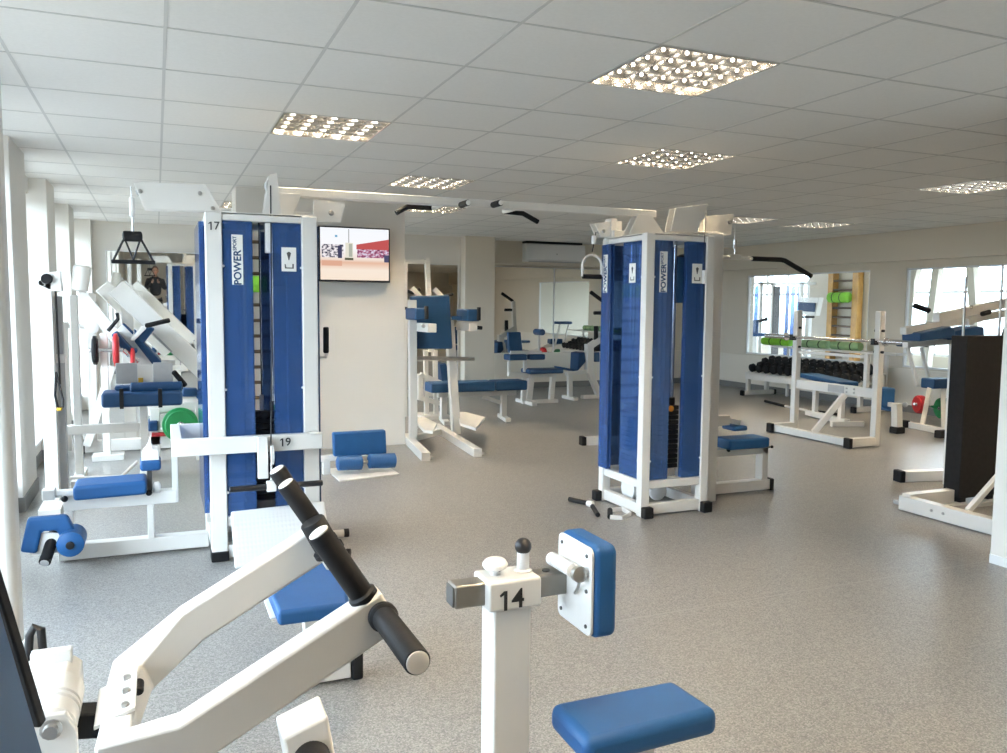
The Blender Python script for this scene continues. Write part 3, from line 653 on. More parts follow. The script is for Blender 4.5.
# bridge beam between the towers with pull-up grips
t = thing('crossover_beam', 'white overhead beam with black pull-up grips joining both blue towers', 'overhead beam', (1.9, 5.1, 2.0))
zb = 2.045; Yb = 5.0
part('beam', G().box(.625, 3.247, Yb-.035, Yb+.035, 2.045, 2.095), 'white', t, bevel=.006)
for x0, x1, xa, xb in ((.66, .80, .61, .735), (3.09, 3.2, 3.02, 3.33)):
    for dy in (-.043, .0352): part('gusset', G().prism([(xa, Yb+dy, 1.9115), (xb, Yb+dy, 1.9115), (x1, Yb+dy, 2.06), (x0, Yb+dy, 2.06)], (0, .008, 0)), 'white', t, bevel=.002)
for px, py in ((461, 205), (493, 205)):
    q = Yp(px, py, Yb-.04); part('neutral_grip', G().lathe(q, q+V((0, -.13, 0)), [(0, .02), (.128, .02), (.13, .016)]), 'black', t)
    part('grip_cap', G().cyl(q+V((0, -.131, 0)), q+V((0, -.137, 0)), .016), 'capwhite', t)
for pts in (((396, 213), (408, 206.5), (433, 208)), ((504, 211.5), (523, 213.5), (538, 222))):
    q = [Yp(x, y, 5.22) for x, y in pts]
    part('wide_grip', G().tube(q, .017, n=12), 'black', t, bevel=0)
    e_ = q[2] if pts[0][0] < 450 else q[0]
    part('grip_arm', G().tube([V((e_.x, Yb+.03, 2.06)), V((e_.x, 5.15, e_.z)), e_], .016, n=10), 'white', t, bevel=0)
# loose handles on the floor by the right tower
t = thing('v_handle', 'black two-armed pull handle lying on the floor before the right tower', 'pull handle', (2.7, 4.5, 0))
a, b_, c = Zp(569, 499, .02), Zp(591, 504, .02), Zp(598, 515, .02)
part('grip', G().cyl(a, b_+(a-b_).normalized()*.03, .017), 'black', t); part('grip', G().cyl(b_+(c-b_)*.2, c, .016), 'black', t)
part('joint', G().lathe(b_+(a-b_).normalized()*.035, b_-(a-b_).normalized()*.02, [(0, .017), (.006, .022), (.05, .022), (.055, .014)]), 'capwhite', t)
q = b_+V((.03, .05, .0)); part('clip', G().tube([b_, q, q+V((.05, .12, -.005))], .006, n=8), 'steel', t, bevel=0)
t = thing('strap_handle', 'white strap handle with black grip lying at the foot of the right tower', 'pull handle', (2.85, 4.5, 0))
a, b_ = Zp(610, 510, .02), Zp(610, 517, .018)
part('grip', G().cyl(a, b_, .018), 'black', t)
c = Zp(631, 514, .012); g = G()
d1, d2 = Zp(622, 509, .015), Zp(622, 518, .012)
g.bar(a, d1, .006, .03).bar(d1, c, .006, .03).bar(b_, d2, .006, .03).bar(d2, c, .006, .03); part('strap', g, 'capwhite', t, bevel=.001)
# seat station on the right of the right tower
t = thing('pulldown_seat', 'low white framed seat with blue pad attached right of the right tower', 'seat', (4.1, 4.95, 0))
yb = 5.06; f = lambda x, y: Yp(x, y, yb-.04)
xb, xc, xd = f(770, 485).x, f(768, 465).x, f(752, 465).x; xa = 3.70
part('floor_beam', G().box(xa, xb, yb-.04, yb+.04, .012, .09), 'white', t)
part('foot_cap', G().box(xb+.001, xb+.04, yb-.043, yb+.043, 0, .094), 'black', t, bevel=.008)
zs = f(745, 448).z; zt = f(745, 437.5).z
part('front_post', G().box(xc-.055, xc, yb-.04, yb+.04, .088, zs), 'white', t)
part('back_post', G().box(xa, xa+.06, yb-.04, yb+.04, .088, zs), 'white', t)
part('seat_beam', G().box(xa, xc, yb-.04, yb+.04, zs-.055, zs), 'white', t)
xl, xr = f(725, 443).x, f(765, 443).x
pad('seat_pad', ((xl+xr)/2, yb, (zs+zt)/2), xr-xl, .20, max(.045, zt-zs), 'blue', t)
part('adjust_knob', G().ball((f(727, 450).x, yb-.06, f(727, 450).z), .013).cyl((f(727, 450).x, yb-.06, f(727, 450).z), (f(727, 450).x, yb-.03, f(727, 450).z), .006), 'black', t, bevel=0)
part('adjust_knob', G().ball((xc+.05, yb-.02, zs-.01), .012).cyl((xc+.05, yb-.02, zs-.01), (xc-.01, yb-.02, zs-.01), .006), 'black', t, bevel=0)
za = f(722, 421).z
part('thigh_arm', G().bar((3.70, yb, za), (f(731, 421).x, yb, za), .06, .075), 'white', t)
part('thigh_stem', G().bar((f(729, 421).x, yb, za), (f(742, 423).x, yb, f(742, 423).z), .05, .04), 'white', t)
pad('thigh_pad', (f(738, 428).x, yb, f(738, 428).z), .13, .16, .038, 'blue', t)
# 
# ------------------------------------------------------------------ foreground lever machine on the left
t = thing('lever_press', 'white lever press with two bent arms and black hand grips, nearest on the left', 'exercise machine', (-.16, 1.54, 0))
YN, YQ = 1.34, 1.76
n_end, n_bend, n_hub = Yp(378, 612, YN), Yp(188, 739, YN), V((-.085, 1.36, .735))
f_end, f_bend, f_hub = Yp(318, 542, YQ), Yp(192, 623, YQ), V((-.045, 1.735, .72))
n_dir = (n_end-n_bend).normalized(); f_dir = (f_end-f_bend).normalized()
part('lever_arm', G().sweep([V((-.075, 1.50, .685)), V((-.072, YN+.005, .715)), n_bend, n_end+n_dir*.02], .052, .075), 'white', t, bevel=.006, seg=3)
part('lever_arm', G().sweep([V((-.085, 1.52, .672)), V((-.062, YQ-.005, .672)), f_bend, f_end+f_dir*.02], .052, .075), 'white', t, bevel=.006, seg=3)
def grip(p, q, r, cap=True):
    p, q = V(p), V(q); d = (q-p).normalized(); L = (q-p).length
    o = part('hand_grip', G().lathe(p, q, [(0, r*1.22), (.010, r*1.22), (.014, r), (L-.003, r), (L, r*.93)], n=28), 'black', t, bevel=0)
    if cap: part('grip_cap', G().lathe(q+d*.0005, q+d*.004, [(0, r*.86), (.002, r*.84), (.0035, r*.7)], n=28), 'capwhite', o, bevel=0)
nperp = V((-n_dir.z, 0, n_dir.x)); fperp = V((-f_dir.z, 0, f_dir.x))
grip(Yp(368, 604, YN)+nperp*.012, Yp(319, 533, YN), .0205)
grip(V((n_end.x, YN-.03, n_end.z+.004)), V((n_end.x+.002, YN-.225, n_end.z+.004)), .0205)
grip(Yp(329, 545, YQ)+fperp*.006, Yp(286, 484, YQ), .0205)
ga, gb = Yp(321, 536, 1.93), Yp(277, 470, 1.93); grip(ga, gb, .0205); part('grip_stub', G().bar(V((ga.x, YQ, ga.z-.01)), V((ga.x, 1.94, ga.z-.01)), .04), 'white', t)
grip(Yp(330, 552, YQ-.05), Yp(312, 521, YQ-.05), .027, cap=False)
# pivot: hinge bracket, black link, bearing with washers
part('hinge_plate', G().prism([(-.112, 1.455, .715), (-.112, 1.60, .715), (-.048, 1.60, .738), (-.048, 1.455, .738)], (0, 0, .008)), 'white', t, bevel=.002)
for y in (1.475, 1.53, 1.585): part('hinge_bolt', G().cyl((-.065, y, .738), (-.065, y, .746), .006, n=10), 'steel', t, bevel=0)
part('hinge_pin', G().cyl((-.046, 1.55, .728), (-.046, 1.59, .728), .009), 'black', t)
part('arm_link', G().bar((-.16, 1.54, .70), (-.085, 1.54, .69), .05, .045), 'black', t)
part('bearing', G().lathe((-.172, 1.455, .728), (-.172, 1.60, .728), [(0, .030), (.004, .036), (.05, .036), (.052, .032), (.058, .032), (.06, .037), (.07, .037), (.072, .032), (.078, .032), (.08, .037), (.145, .037)], n=28), 'white', t, bevel=0)
part('bearing_plate', G().prism([(-.215, 1.447, .56), (-.135, 1.447, .56), (-.135, 1.447, .725), (-.150, 1.447, .758), (-.200, 1.447, .758), (-.215, 1.447, .725)], (0, .012, 0)), 'white', t, bevel=.003)
part('bearing_bolt', G().lathe((-.172, 1.447, .735), (-.172, 1.43, .735), [(0, .016), (.004, .017), (.006, .012), (.016, .011)], n=12), 'steel', t, bevel=0)
part('frame_column', G().box(-.30, -.172, 1.62, 1.76, 0, .70), 'white', t, bevel=.006)
part('column_head', G().prism([(-.30, 1.605, .66), (-.150, 1.605, .66), (-.150, 1.605, .715), (-.172, 1.605, .735), (-.30, 1.605, .725)], (0, .16, 0)), 'white', t, bevel=.004)
part('head_rib', G().box(-.235, -.165, 1.72, 1.745, .725, .757), 'white', t, bevel=.003)
part('stop_rod', G().tube([V((-.252, 1.80, .68)), V((-.245, 1.80, .765)), V((-.236, 1.80, .782)), V((-.225, 1.80, .776)), V((-.221, 1.80, .69))], .008, n=10), 'blackmetal', t, bevel=0)
part('stop_bracket', G().prism([(-.27, 1.812, .66), (-.232, 1.812, .66), (-.234, 1.812, .755), (-.243, 1.812, .772), (-.262, 1.812, .745)], (0, .012, 0)), 'white', t, bevel=.002)
# reclined back pad at the picture's edge with its black edge tube
p_top, p_low = Yp(-4, 590, 1.20), Yp(47, 762, 1.20)
d = (p_low-p_top).normalized(); a = p_top-d*.12; b_ = p_low+d*.35
nn = V((d.z, 0, -d.x)); nn = nn if nn.x < 0 else -nn
g = G(); w_ = V((0, -.34, 0)); g.quadbox([a, b_, b_+w_, a+w_, a+nn*.05, b_+nn*.05, b_+w_+nn*.05, a+w_+nn*.05]); part('back_pad', g, 'navy', t, bevel=.012, seg=3)
e0, e1 = Yp(-6, 575, 1.23), Yp(40, 724, 1.30)
part('pad_edge_bar', G().bar(e0-(e1-e0)*.3, e1, .012, .016), 'black', t, bevel=.003)
part('pad_carrier', G().bar(a+nn*.07+w_*.5, b_+nn*.07+w_*.5, .06), 'white', t)
part('carrier_strut', G().bar(b_+nn*.07+w_*.5, V((-.2, 1.65, .2)), .05), 'white', t)
# tall tower upright and base
part('tower_upright', G().box(-.41, -.315, 2.16, 2.25, 0, 1.975), 'white', t, bevel=.02, seg=4)
part('tower_upright', G().box(-.62, -.53, 2.16, 2.25, 0, 1.975), 'white', t, bevel=.02, seg=4)
part('tower_head', G().box(-.54, -.40, 2.17, 2.24, 1.86, 1.94), 'white', t, bevel=.005)
part('base_beam', G().box(-.24, -.17, .85, 2.2, 0, .07).box(-.62, -.24, 2.17, 2.24, .0, .07), 'white', t)
# low row bench in front of the foot plate
t = thing('row_bench', 'low blue seat on a white base under the grips of the lever press', 'bench', (.5, 3.0, 0))
zs = .335
q = [Zp(264, 578, zs), Zp(341, 556, zs), Zp(350, 603, zs), Zp(278, 612, zs)]
padq('seat_pad', [q[3], q[2], q[1], q[0]], .055, 'blue', t, r=.016)
cx, cy = (q[0].x+q[2].x)/2, (q[0].y+q[2].y)/2
part('seat_post', G().bar((cx+.02, 3.02, .10), (cx+.02, cy+.05, zs-.062), .06), 'white', t)
part('seat_plate', G().box(cx-.14, cx+.10, cy-.09, cy+.13, zs-.064, zs-.056), 'white', t, bevel=.002)
part('cross_foot', G().box(.42, .645, 2.985, 3.065, .012, .115), 'white', t, bevel=.005)
part('foot_cap', G().box(.648, .692, 2.98, 3.07, .0, .12), 'black', t, bevel=.010, seg=3)
part('foot_cap', G().box(.376, .417, 2.98, 3.07, .0, .12), 'black', t, bevel=.010, seg=3)

t = thing('foot_peg', 'white peg with black rubber tip lying by the low blue seat, upper one of two', 'peg', (.85, 4.2, 0))
a, b_ = Zp(318, 535, .03), Zp(344, 533, .03); part('tube', G().cyl(a, b_, .022), 'white', t); d = (b_-a).normalized(); part('rubber_tip', G().cyl(b_+d*.0, b_+d*.03, .026), 'black', t)
t = thing('foot_peg', 'white peg with black rubber tip lying by the low blue seat, lower one of two', 'peg', (.8, 3.9, 0))
a, b_ = Zp(312, 552, .03), Zp(346, 553, .03); part('tube', G().cyl(a, b_, .022), 'white', t); d = (b_-a).normalized(); part('rubber_tip', G().cyl(b_+d*.0, b_+d*.025, .025), 'black', t)
# roller post at the bottom edge
t = thing('roller_post', 'square white post with a black foam roller at the bottom edge', 'roller post', (.28, 1.7, 0))
def Dp(x, y, d): return ORG+ray(x, y)*d
d0 = 1.66
c4 = [Dp(275, 716, d0+.02), Dp(319, 694, d0+.05), Dp(328, 716, d0-.02), Dp(283, 739, d0-.05)]
ax = (c4[1]-c4[0]).cross(c4[3]-c4[0]).normalized(); ax = ax if ax.z < 0 else -ax
dn = V((.16, -.10, -1)).normalized()
L = c4[0].z-.0; L2 = .42
part('post', G().quadbox([p+dn*L2 for p in c4]+c4), 'white', t, bevel=.006, seg=3)
fc = (c4[2]+c4[3])/2+dn*.062; rd = (ray(303, 745)*-1); rd = V((rd.x*.35, rd.y, -.1)).normalized()
part('roller', G().lathe(fc-rd*.01, fc+rd*.13, [(0, .030), (.01, .036), (.13, .036), (.14, .030)], n=28), 'black', t, bevel=0)
lowc = (c4[0]+c4[1]+c4[2]+c4[3])/4+dn*L2
part('post_foot', G().bar(lowc, V((lowc.x, lowc.y, .05)), .08).box(lowc.x-.25, lowc.x+.12, lowc.y-.05, lowc.y+.05, 0, .06), 'white', t)
# ------------------------------------------------------------------ machine 14
t = thing('chest_pad_machine', 'white column numbered 14 with blue chest pad and blue seat, in front', 'exercise machine', (.78, 1.85, 0))
x0, x1, y0, y1 = .740, .840, 1.80, 1.885
part('column', G().box(x0, x1, y0, y1, 0, .70), 'white', t, bevel=.006, seg=3)
za, zb_ = .678, .752
part('column_head', G().quadbox([(x0-.018, y0-.012, za), (x1+.022, y0-.012, za), (x1+.022, y1+.012, za), (x0-.018, y1+.012, za), (x0-.018, y0-.012, zb_), (x1+.022, y0-.012, zb_), (x1+.022, y1+.012, zb_), (x0-.018, y1+.012, zb_)]), 'white', t, bevel=.007, seg=3)
numeral('14', (.778, y0-.0124, .704), .068, 'ink', t)
part('slide_tube', G().bar((.645, 1.845, .716), (.955, 1.845, .716), .058, .058), 'alu', t, bevel=.006, seg=3)
part('slide_end', G().bar((.640, 1.845, .716), (.6445, 1.845, .716), .05, .05), 'darkgrey', t, bevel=.004)
part('lock_knob', G().cyl((.762, 1.85, .75), (.762, 1.85, .775), .013).lathe((.762, 1.85, .77), (.760, 1.846, .79), [(0, .012), (.004, .030), (.008, .032), (.015, .028), (.019, .012)], n=24), 'capwhite', t, bevel=0)
part('lock_knob_screw', G().cyl((.762, 1.822, .772), (.762, 1.832, .772), .006), 'ink', t, bevel=0)
part('pin_sleeve', G().lathe((.838, 1.85, .75), (.838, 1.85, .80), [(0, .022), (.004, .024), (.008, .016), (.06, .015)], n=20), 'capwhite', t, bevel=0)
part('pin_ball', G().ball((.838, 1.85, .815), .0215), 'blackmetal', t, bevel=0)
part('tube_screw', G().cyl((.90, 1.845, .744), (.90, 1.845, .749), .01), 'darkgrey', t, bevel=0)
# chest pad: white back plate facing the column, blue cushion behind it
XP = .945
c = [Xp(558, 528, XP), Xp(592, 553, XP), Xp(590, 637, XP), Xp(558, 615, XP)]
ya, yb = max(c[0].y, c[3].y), min(c[1].y, c[2].y); zt, zl = (c[0].z+c[1].z)/2, (c[2].z+c[3].z)/2
ya, yb = (c[0].y+c[3].y)/2, (c[1].y+c[2].y)/2
def rrect(x, ya, yb, z0, z1, r, n=5):
    o = []
    for cy, cz, a0 in ((max(ya, yb)-r, z1-r, 0), (min(ya, yb)+r, z1-r, 90), (min(ya, yb)+r, z0+r, 180), (max(ya, yb)-r, z0+r, 270)):
        for k in range(n+1): a = math.radians(a0+90*k/n); o.append((x, cy+r*math.cos(a), cz+r*math.sin(a)))
    return o
part('back_plate', G().prism(rrect(XP, ya, yb, zl, zt, .018), (.008, 0, 0)), 'capwhite', t, bevel=.002)
part('chest_pad', G().prism(rrect(XP+.0082, ya+.006, yb-.006, zl-.006, zt+.006, .024), (.062, 0, 0)), 'blue', t, bevel=.014, seg=4)
for y in (ya-.022, yb+.022):
    for z in (zl+.022, (zl+zt)/2, zt-.022): part('plate_screw', G().cyl((XP, y, z), (XP-.003, y, z), .005, n=10), 'darkgrey', t, bevel=0)
zc = .752
part('pad_hinge', G().lathe(Xp(551, 558, XP-.022), Xp(577, 573, XP-.022), [(0, .014), (.004, .017), (.03, .017), (.031, .015), (.035, .015), (.036, .017), (.12, .017), (.121, .012)], n=20), 'capwhite', t, bevel=0)
part('hinge_ring', G().lathe(Xp(577, 573, XP-.022), Xp(583, 576, XP-.022), [(0, .016), (.004, .020), (.018, .020), (.022, .010)], n=20), 'steel', t, bevel=0)
part('hinge_clip', G().tube([Xp(580, 578, XP-.022), Xp(578, 588, XP-.012), Xp(575, 593, XP-.006)], .004, n=8), 'steel', t, bevel=0)
# seat
zs = .43
q = [Zp(549, 702, zs), Zp(673, 678, zs), Zp(720, 709, zs), Zp(587, 742, zs)]
padq('seat_pad', [q[3], q[2], q[1], q[0]], .07, 'blue', t, r=.024)
sx, sy = sum(p.x for p in q)/4, sum(p.y for p in q)/4
part('seat_post', G().bar((sx, sy, 0.06), (sx, sy, zs-.072), .08), 'white', t)
part('base_beam', G().box(.80, 1.28, sy-.04, sy+.04, 0, .075).box(.70, .86, 1.5, 2.1, 0, .075), 'white', t)
# ------------------------------------------------------------------ leg curl station left of the left tower
YS = 5.0; s = lambda x, y: Yp(x, y, YS)
t = thing('leg_curl_bench', 'white leg curl frame with narrow blue seat, left of the left tower', 'bench', (-.2, YS, 0))
xa, xb = Yp(60, 558, 5.03).x, .247
part('floor_beam', G().box(xa, xb, YS-.035, YS+.045, .012, .095), 'white', t, bevel=.005)
zt = s(100, 494).z; zb = s(100, 507).z; xL, xR = s(64, 500).x, s(177, 500).x
part('seat_beam', G().box(xL, xR, YS-.04, YS+.04, zb, zt), 'white', t, bevel=.005)
part('leg', G().box(xL, s(73, 500).x, YS-.04, YS+.04, .094, zb), 'white', t, bevel=.005)
part('leg', G().box(s(147, 500).x, s(154, 500).x, YS-.04, YS+.04, .094, zb), 'white', t, bevel=.005)
part('rear_post', G().box(s(172, 480).x, s(178, 480).x, YS-.035, YS+.035, zb, .62), 'white', t, bevel=.004)
pad('seat_pad', ((s(75, 485).x+s(147, 485).x)/2, YS-.02, zt+.042), s(147, 485).x-s(75, 485).x, .24, .078, 'blue', t, rot=Matrix.Rotation(-.02, 4, 'Y'))
part('pivot_block', G().box(s(43, 490).x, s(56, 490).x, YS-.06, YS+.02, s(50, 498).z, s(50, 488).z), 'white', t, bevel=.005)
part('pivot_shaft', G().cyl((s(56, 490).x, YS-.02, s(56, 493).z), (s(74, 490).x, YS-.02, s(56, 493).z), .022), 'white', t)
part('lock_knob', G().ball((s(66, 496).x, YS-.075, s(66, 496).z), .017).cyl((s(66, 496).x, YS-.07, s(66, 496).z), (s(66, 496).x, YS-.03, s(66, 496).z), .007), 'black', t, bevel=0)
part('lock_knob', G().ball((s(149, 490).x, YS-.075, s(149, 490).z), .017).cyl((s(149, 490).x, YS-.07, s(149, 490).z), (s(149, 490).x, YS-.03, s(149, 490).z), .007), 'black', t, bevel=0)
part('star_knob', G().lathe((s(157, 486).x-.02, YS-.03, s(157, 486).z), (s(157, 486).x+.02, YS-.03, s(157, 486).z), [(0, .012), (.008, .03), (.03, .032), (.04, .014)], n=18), 'capwhite', t, bevel=0)
part('pad_stem', G().box(s(147, 475).x, s(152, 475).x, YS-.02, YS+.02, zt, s(150, 466).z), 'darkgrey', t, bevel=.002)
px_, pw = (s(140, 460).x+s(161, 460).x)/2, s(161, 460).x-s(140, 460).x
pad('thigh_pad', (px_, YS-.01, s(150, 463).z), pw, .17, .06, 'blue', t)
part('pad_bracket', G().prism([(px_-pw*.42, YS-.08, s(150, 458).z), (px_+pw*.42, YS-.08, s(150, 458).z), (px_+pw*.35, YS-.08, s(150, 448).z), (px_+.01, YS-.08, s(150, 447).z), (px_, YS-.08, s(150, 439).z), (px_-.02, YS-.08, s(150, 447).z), (px_-pw*.35, YS-.08, s(150, 450).z)], (0, .13, 0)), 'capwhite', t, bevel=.003)
YR = 4.7; s = lambda x, y: Yp(x, y, YR)
part('roller_frame', G().sweep([s(29, 552), s(35, 524), s(62, 522), s(73, 541)], .075, .055, hint=(0, 1, 0)), 'blue', t, bevel=.014, seg=3)
part('foam_roller', G().lathe(V((s(72, 540).x, YR-.10, s(72, 540).z)), V((s(72, 540).x, YR+.10, s(72, 540).z)), [(0, .045), (.012, .064), (.19, .064), (.2, .045)], n=24), 'blue', t, bevel=0)
part('roller_cap', G().cyl((s(72, 540).x, YR-.115, s(72, 540).z), (s(72, 540).x, YR-.10, s(72, 540).z), .02), 'black', t)
q = s(47, 557); part('roller_bar', G().cyl(q+V((0, -.10, 0)), s(55, 530)+V((0, .12, 0)), .028), 'black', t); d = (q+V((0, -.10, 0))-s(55, 530)-V((0, .12, 0))).normalized(); part('bar_cap', G().cyl(q+V((0, -.10, 0)), q+V((0, -.10, 0))+d*.006, .021), 'grey', t)
part('roller_plate', G().prism([s(30, 556), s(66, 552), s(62, 533), s(40, 533)], (0, .01, 0)), 'white', t, bevel=.003)
part('roller_carrier', G().bar(s(70, 548)+V((0, .08, 0)), V((xL+.05, YS, .07)), .045), 'white', t)
# ------------------------------------------------------------------ cable column by the windows
t = thing('cable_column', 'tall white pulley column with cable standing against the left windows', 'cable machine', (-.70, 6.35, 0))
Y0 = 6.3; s = lambda x, y: Yp(x, y, Y0)
x0, x1 = s(42, 400).x, s(56, 400).x
part('column', G().box(x0, x1, Y0, Y0+.10, 0, s(50, 280).z), 'white', t, bevel=.006)
part('column_foot', G().box(x0-.02, x1+.03, Y0-.25, Y0+.5, 0, .06), 'white', t)
part('pulley_bracket', G().prism([s(41, 273), s(60, 271), s(62, 291), (x1, Y0, s(56, 291).z), (x0, Y0, s(42, 284).z)], (0, .012, 0)).prism([p+V((0, .085, 0)) for p in (s(41, 273), s(60, 271), s(62, 291), s(54, 292))], (0, .012, 0)), 'white', t, bevel=.002)
part('pulley', G().lathe(s(47, 279)+V((0, -.03, 0)), s(47, 279)+V((0, .0, 0)), [(0, .03), (.008, .035), (.022, .035), (.03, .03)], n=18), 'black', t, bevel=0)
part('cable', G().tube([s(53, 291)+V((.01, .05, 0)), s(56, 385)+V((.02, .05, 0))], .007, n=6), 'blackmetal', t, bevel=0)
part('cable_loop', G().tube([s(56, 372), s(60, 388), s(63, 400), s(63, 407), s(58, 408), s(55, 395), s(56, 378)], .008, n=6, closed=True), 'blackmetal', t, bevel=0)
part('cable_tag', G().bar(s(57, 409), s(62, 409), .03, .02), 'yellow', t)
part('weight_tube', G().box(s(55, 400).x+.0, s(63, 400).x, Y0+.14, Y0+.22, .06, 1.46), 'grey', t, bevel=.004)
part('tube_bracket', G().box(x0+.02, x1+.05, Y0+.09, Y0+.18, 1.0, 1.06), 'white', t, bevel=.003)
# ------------------------------------------------------------------ seated torso machine with wide blue cushion
t = thing('torso_machine', 'white framed machine with wide strapped blue cushion and two grey plates', 'exercise machine', (-.12, 7.3, 0))
Y0 = 7.3; s = lambda x, y: Yp(x, y, Y0)
xa, xb = s(102, 395).x, s(182, 395).x; za, zb = s(140, 405).z, s(140, 386).z; zm = s(140, 393).z
part('cushion', G().box(xa, xb, Y0-.14, Y0+.16, za, zm+.02), 'navy', t, bevel=.025, seg=4)
part('cushion_back', G().box(xa+.09, s(178, 390).x, Y0+.02, Y0+.16, zm+.02, zb), 'navy', t, bevel=.02, seg=3)
part('cushion_roll', G().lathe((s(130, 391).x, Y0-.03, zm+.045), (s(174, 391).x, Y0-.03, zm+.045), [(0, .02), (.01, .045), (.39, .045), (.40, .02)], n=18), 'navy', t, bevel=0)
for px in (122, 160): part('strap', G().prism([s(px-2, 384), s(px+2, 384), s(px+2, 406), s(px-2, 406)], (0, .012, 0)) if False else G().box(s(px-2, 390).x, s(px+2, 390).x, Y0-.15, Y0-.135, za-.01, s(px, 387).z), 'black', t, bevel=.003)
for a, b_ in ((115, 137), (153, 173)):
    part('side_plate', G().box(s(a, 370).x, s(b_, 370).x, Y0+.10, Y0+.115, s(120, 385).z, s(120, 364).z), 'grey', t, bevel=.004)
part('plate_panel', G().box(s(137, 370).x, s(153, 370).x, Y0+.115, Y0+.13, s(140, 388).z, s(140, 366).z), 'white', t, bevel=.003)
part('warning_tag', G().box(s(138, 380).x, s(143, 380).x, Y0+.105, Y0+.114, s(140, 386).z, s(140, 379).z), 'yellow', t, bevel=0)
part('column', G().box(s(140, 420).x, s(148, 420).x, Y0-.03, Y0+.06, 0, za), 'white', t)
part('side_post', G().box(s(73, 400).x, s(81, 400).x, Y0-.02, Y0+.06, .04, s(77, 295).z), 'white', t)
part('cross_beam', G().box(s(57, 428).x, s(140, 428).x, Y0-.03, Y0+.03, s(100, 433).z, s(100, 424).z), 'white', t)
part('floor_foot', G().box(s(73, 400).x-.01, s(81, 400).x+.01, Y0-.30, Y0+.30, 0, .05), 'white', t)
part('floor_foot', G().box(s(140, 420).x-.01, s(148, 420).x+.01, Y0-.20, Y0+.30, 0, .05), 'white', t)
part('foot_rod', G().tube([V((s(60, 470).x, Y0-.2, .06)), V((s(122, 470).x, Y0-.2, .045)), V((s(138, 455).x, Y0-.15, .15))], .014, n=8), 'white', t, bevel=0)
part('adjust_handle', G().lathe(s(173, 371), s(184, 384), [(0, .012), (.01, .022), (.15, .022), (.16, .014)], n=14), 'black', t, bevel=0)
# ------------------------------------------------------------------ inclined leg press
t = thing('leg_press', 'big inclined white leg press with blue shoulder pads before the left mirror', 'exercise machine', (-.1, 9.0, 0))
def rail(Y0, p, q, w, h): return G().bar(Yp(*p, Y0), Yp(*q, Y0), w, h)
part('rail', rail(8.7, (116, 287), (222, 388), .10, .18), 'white', t, bevel=.008)
part('rail', rail(9.4, (102, 286), (170, 352), .10, .16), 'white', t, bevel=.008)
part('rail', rail(8.5, (84, 299), (146, 372), .07, .11), 'white', t, bevel=.006)
part('rail_upright', G().bar(Yp(127, 300, 8.9), V((Yp(127, 300, 8.9).x, 8.9, .05)), .11), 'white', t)
part('rail_upright', G().bar(Yp(205, 372, 8.7), V((Yp(205, 372, 8.7).x, 8.7, .05)), .09), 'white', t)
part('strut', G().bar(Yp(112, 366, 8.5), Yp(87, 446, 8.5), .07), 'white', t)
part('strut', G().bar(Yp(130, 410, 8.9), Yp(142, 440, 8.9), .06), 'white', t)
part('floor_beam', G().box(Yp(85, 445, 8.6).x, Yp(215, 440, 8.6).x, 8.55, 8.65, .015, .12), 'white', t)
part('floor_beam', G().box(Yp(85, 445, 8.6).x, Yp(200, 440, 8.6).x, 9.15, 9.25, .015, .12), 'white', t)
part('foot_cap', G().box(Yp(83, 445, 8.6).x-.03, Yp(85, 445, 8.6).x-.001, 8.54, 8.66, 0, .125), 'black', t, bevel=.008)
part('top_cross', G().bar(Yp(85, 297, 8.6)+V((0, -.1, 0)), Yp(85, 297, 8.6)+V((0, .9, 0)), .08), 'white', t)
# counterweight arm on the left
part('counter_cylinder', G().lathe(Yp(79, 291, 8.5), Yp(82, 270, 8.5), [(0, .05), (.01, .075), (.22, .075), (.235, .06)], n=20), 'white', t, bevel=0)
part('counter_arm', G().sweep([Yp(82, 290, 8.55), Yp(84, 307, 8.55), Yp(92, 321, 8.55)], .06, .07, hint=(0, 1, 0)), 'white', t, bevel=.005)
part('counter_joint', G().lathe(Yp(92, 327, 8.45), Yp(92, 327, 8.65), [(0, .03), (.01, .06), (.19, .06), (.2, .03)], n=18), 'white', t, bevel=0)
part('counter_post', G().bar(Yp(92, 330, 8.6), V((Yp(92, 400, 8.6).x, 8.6, .1)), .07), 'white', t)
part('counter_brace', G().bar(Yp(62, 325, 8.6), Yp(90, 327, 8.6), .055), 'white', t)
part('counter_post', G().bar(Yp(64, 322, 8.6), V((Yp(64, 322, 8.6).x, 8.6, .03)), .06), 'white', t)
# carriage with blue pads
def slab(n, pts, Y0, dep, m_, r=.015): return part(n, G().prism([Yp(x, y, Y0) for x, y in pts], (0, dep, 0)), m_, t, bevel=r, seg=3)
slab('carriage_plate', [(114, 334), (122, 324), (150, 352), (164, 372), (150, 374)], 8.45, .03, 'white', .004)
slab('shoulder_pad', [(111, 335), (116, 331), (132, 349), (136, 349), (138, 352), (128, 358)], 8.22, .22, 'blue')
slab('shoulder_pad', [(119, 327), (123, 323), (134, 333), (131, 337)], 8.5, .22, 'blue')
slab('back_pad', [(134, 341), (138, 337), (162, 362), (158, 366), (152, 364)], 8.3, .40, 'navy')
slab('head_pad', [(134, 339), (149, 326), (155, 329), (144, 343), (138, 345)], 8.3, .30, 'navy')
slab('pad_holder', [(130, 340), (141, 327), (145, 326), (146, 329), (134, 341)], 8.25, .05, 'white', .004)
part('hand_lever', G().lathe(Yp(145, 326, 8.2), Yp(166, 321, 8.2), [(0, .012), (.01, .022), (.21, .022), (.22, .014)], n=14), 'black', t, bevel=0)
part('hand_lever', G().tube([Yp(117, 313, 8.3), Yp(118, 319, 8.3), Yp(108, 331, 8.3)], .016, n=8), 'black', t, bevel=0)
part('guide_rod', G().cyl(Yp(153, 333, 8.6), Yp(172, 352, 8.6), .008), 'steel', t)
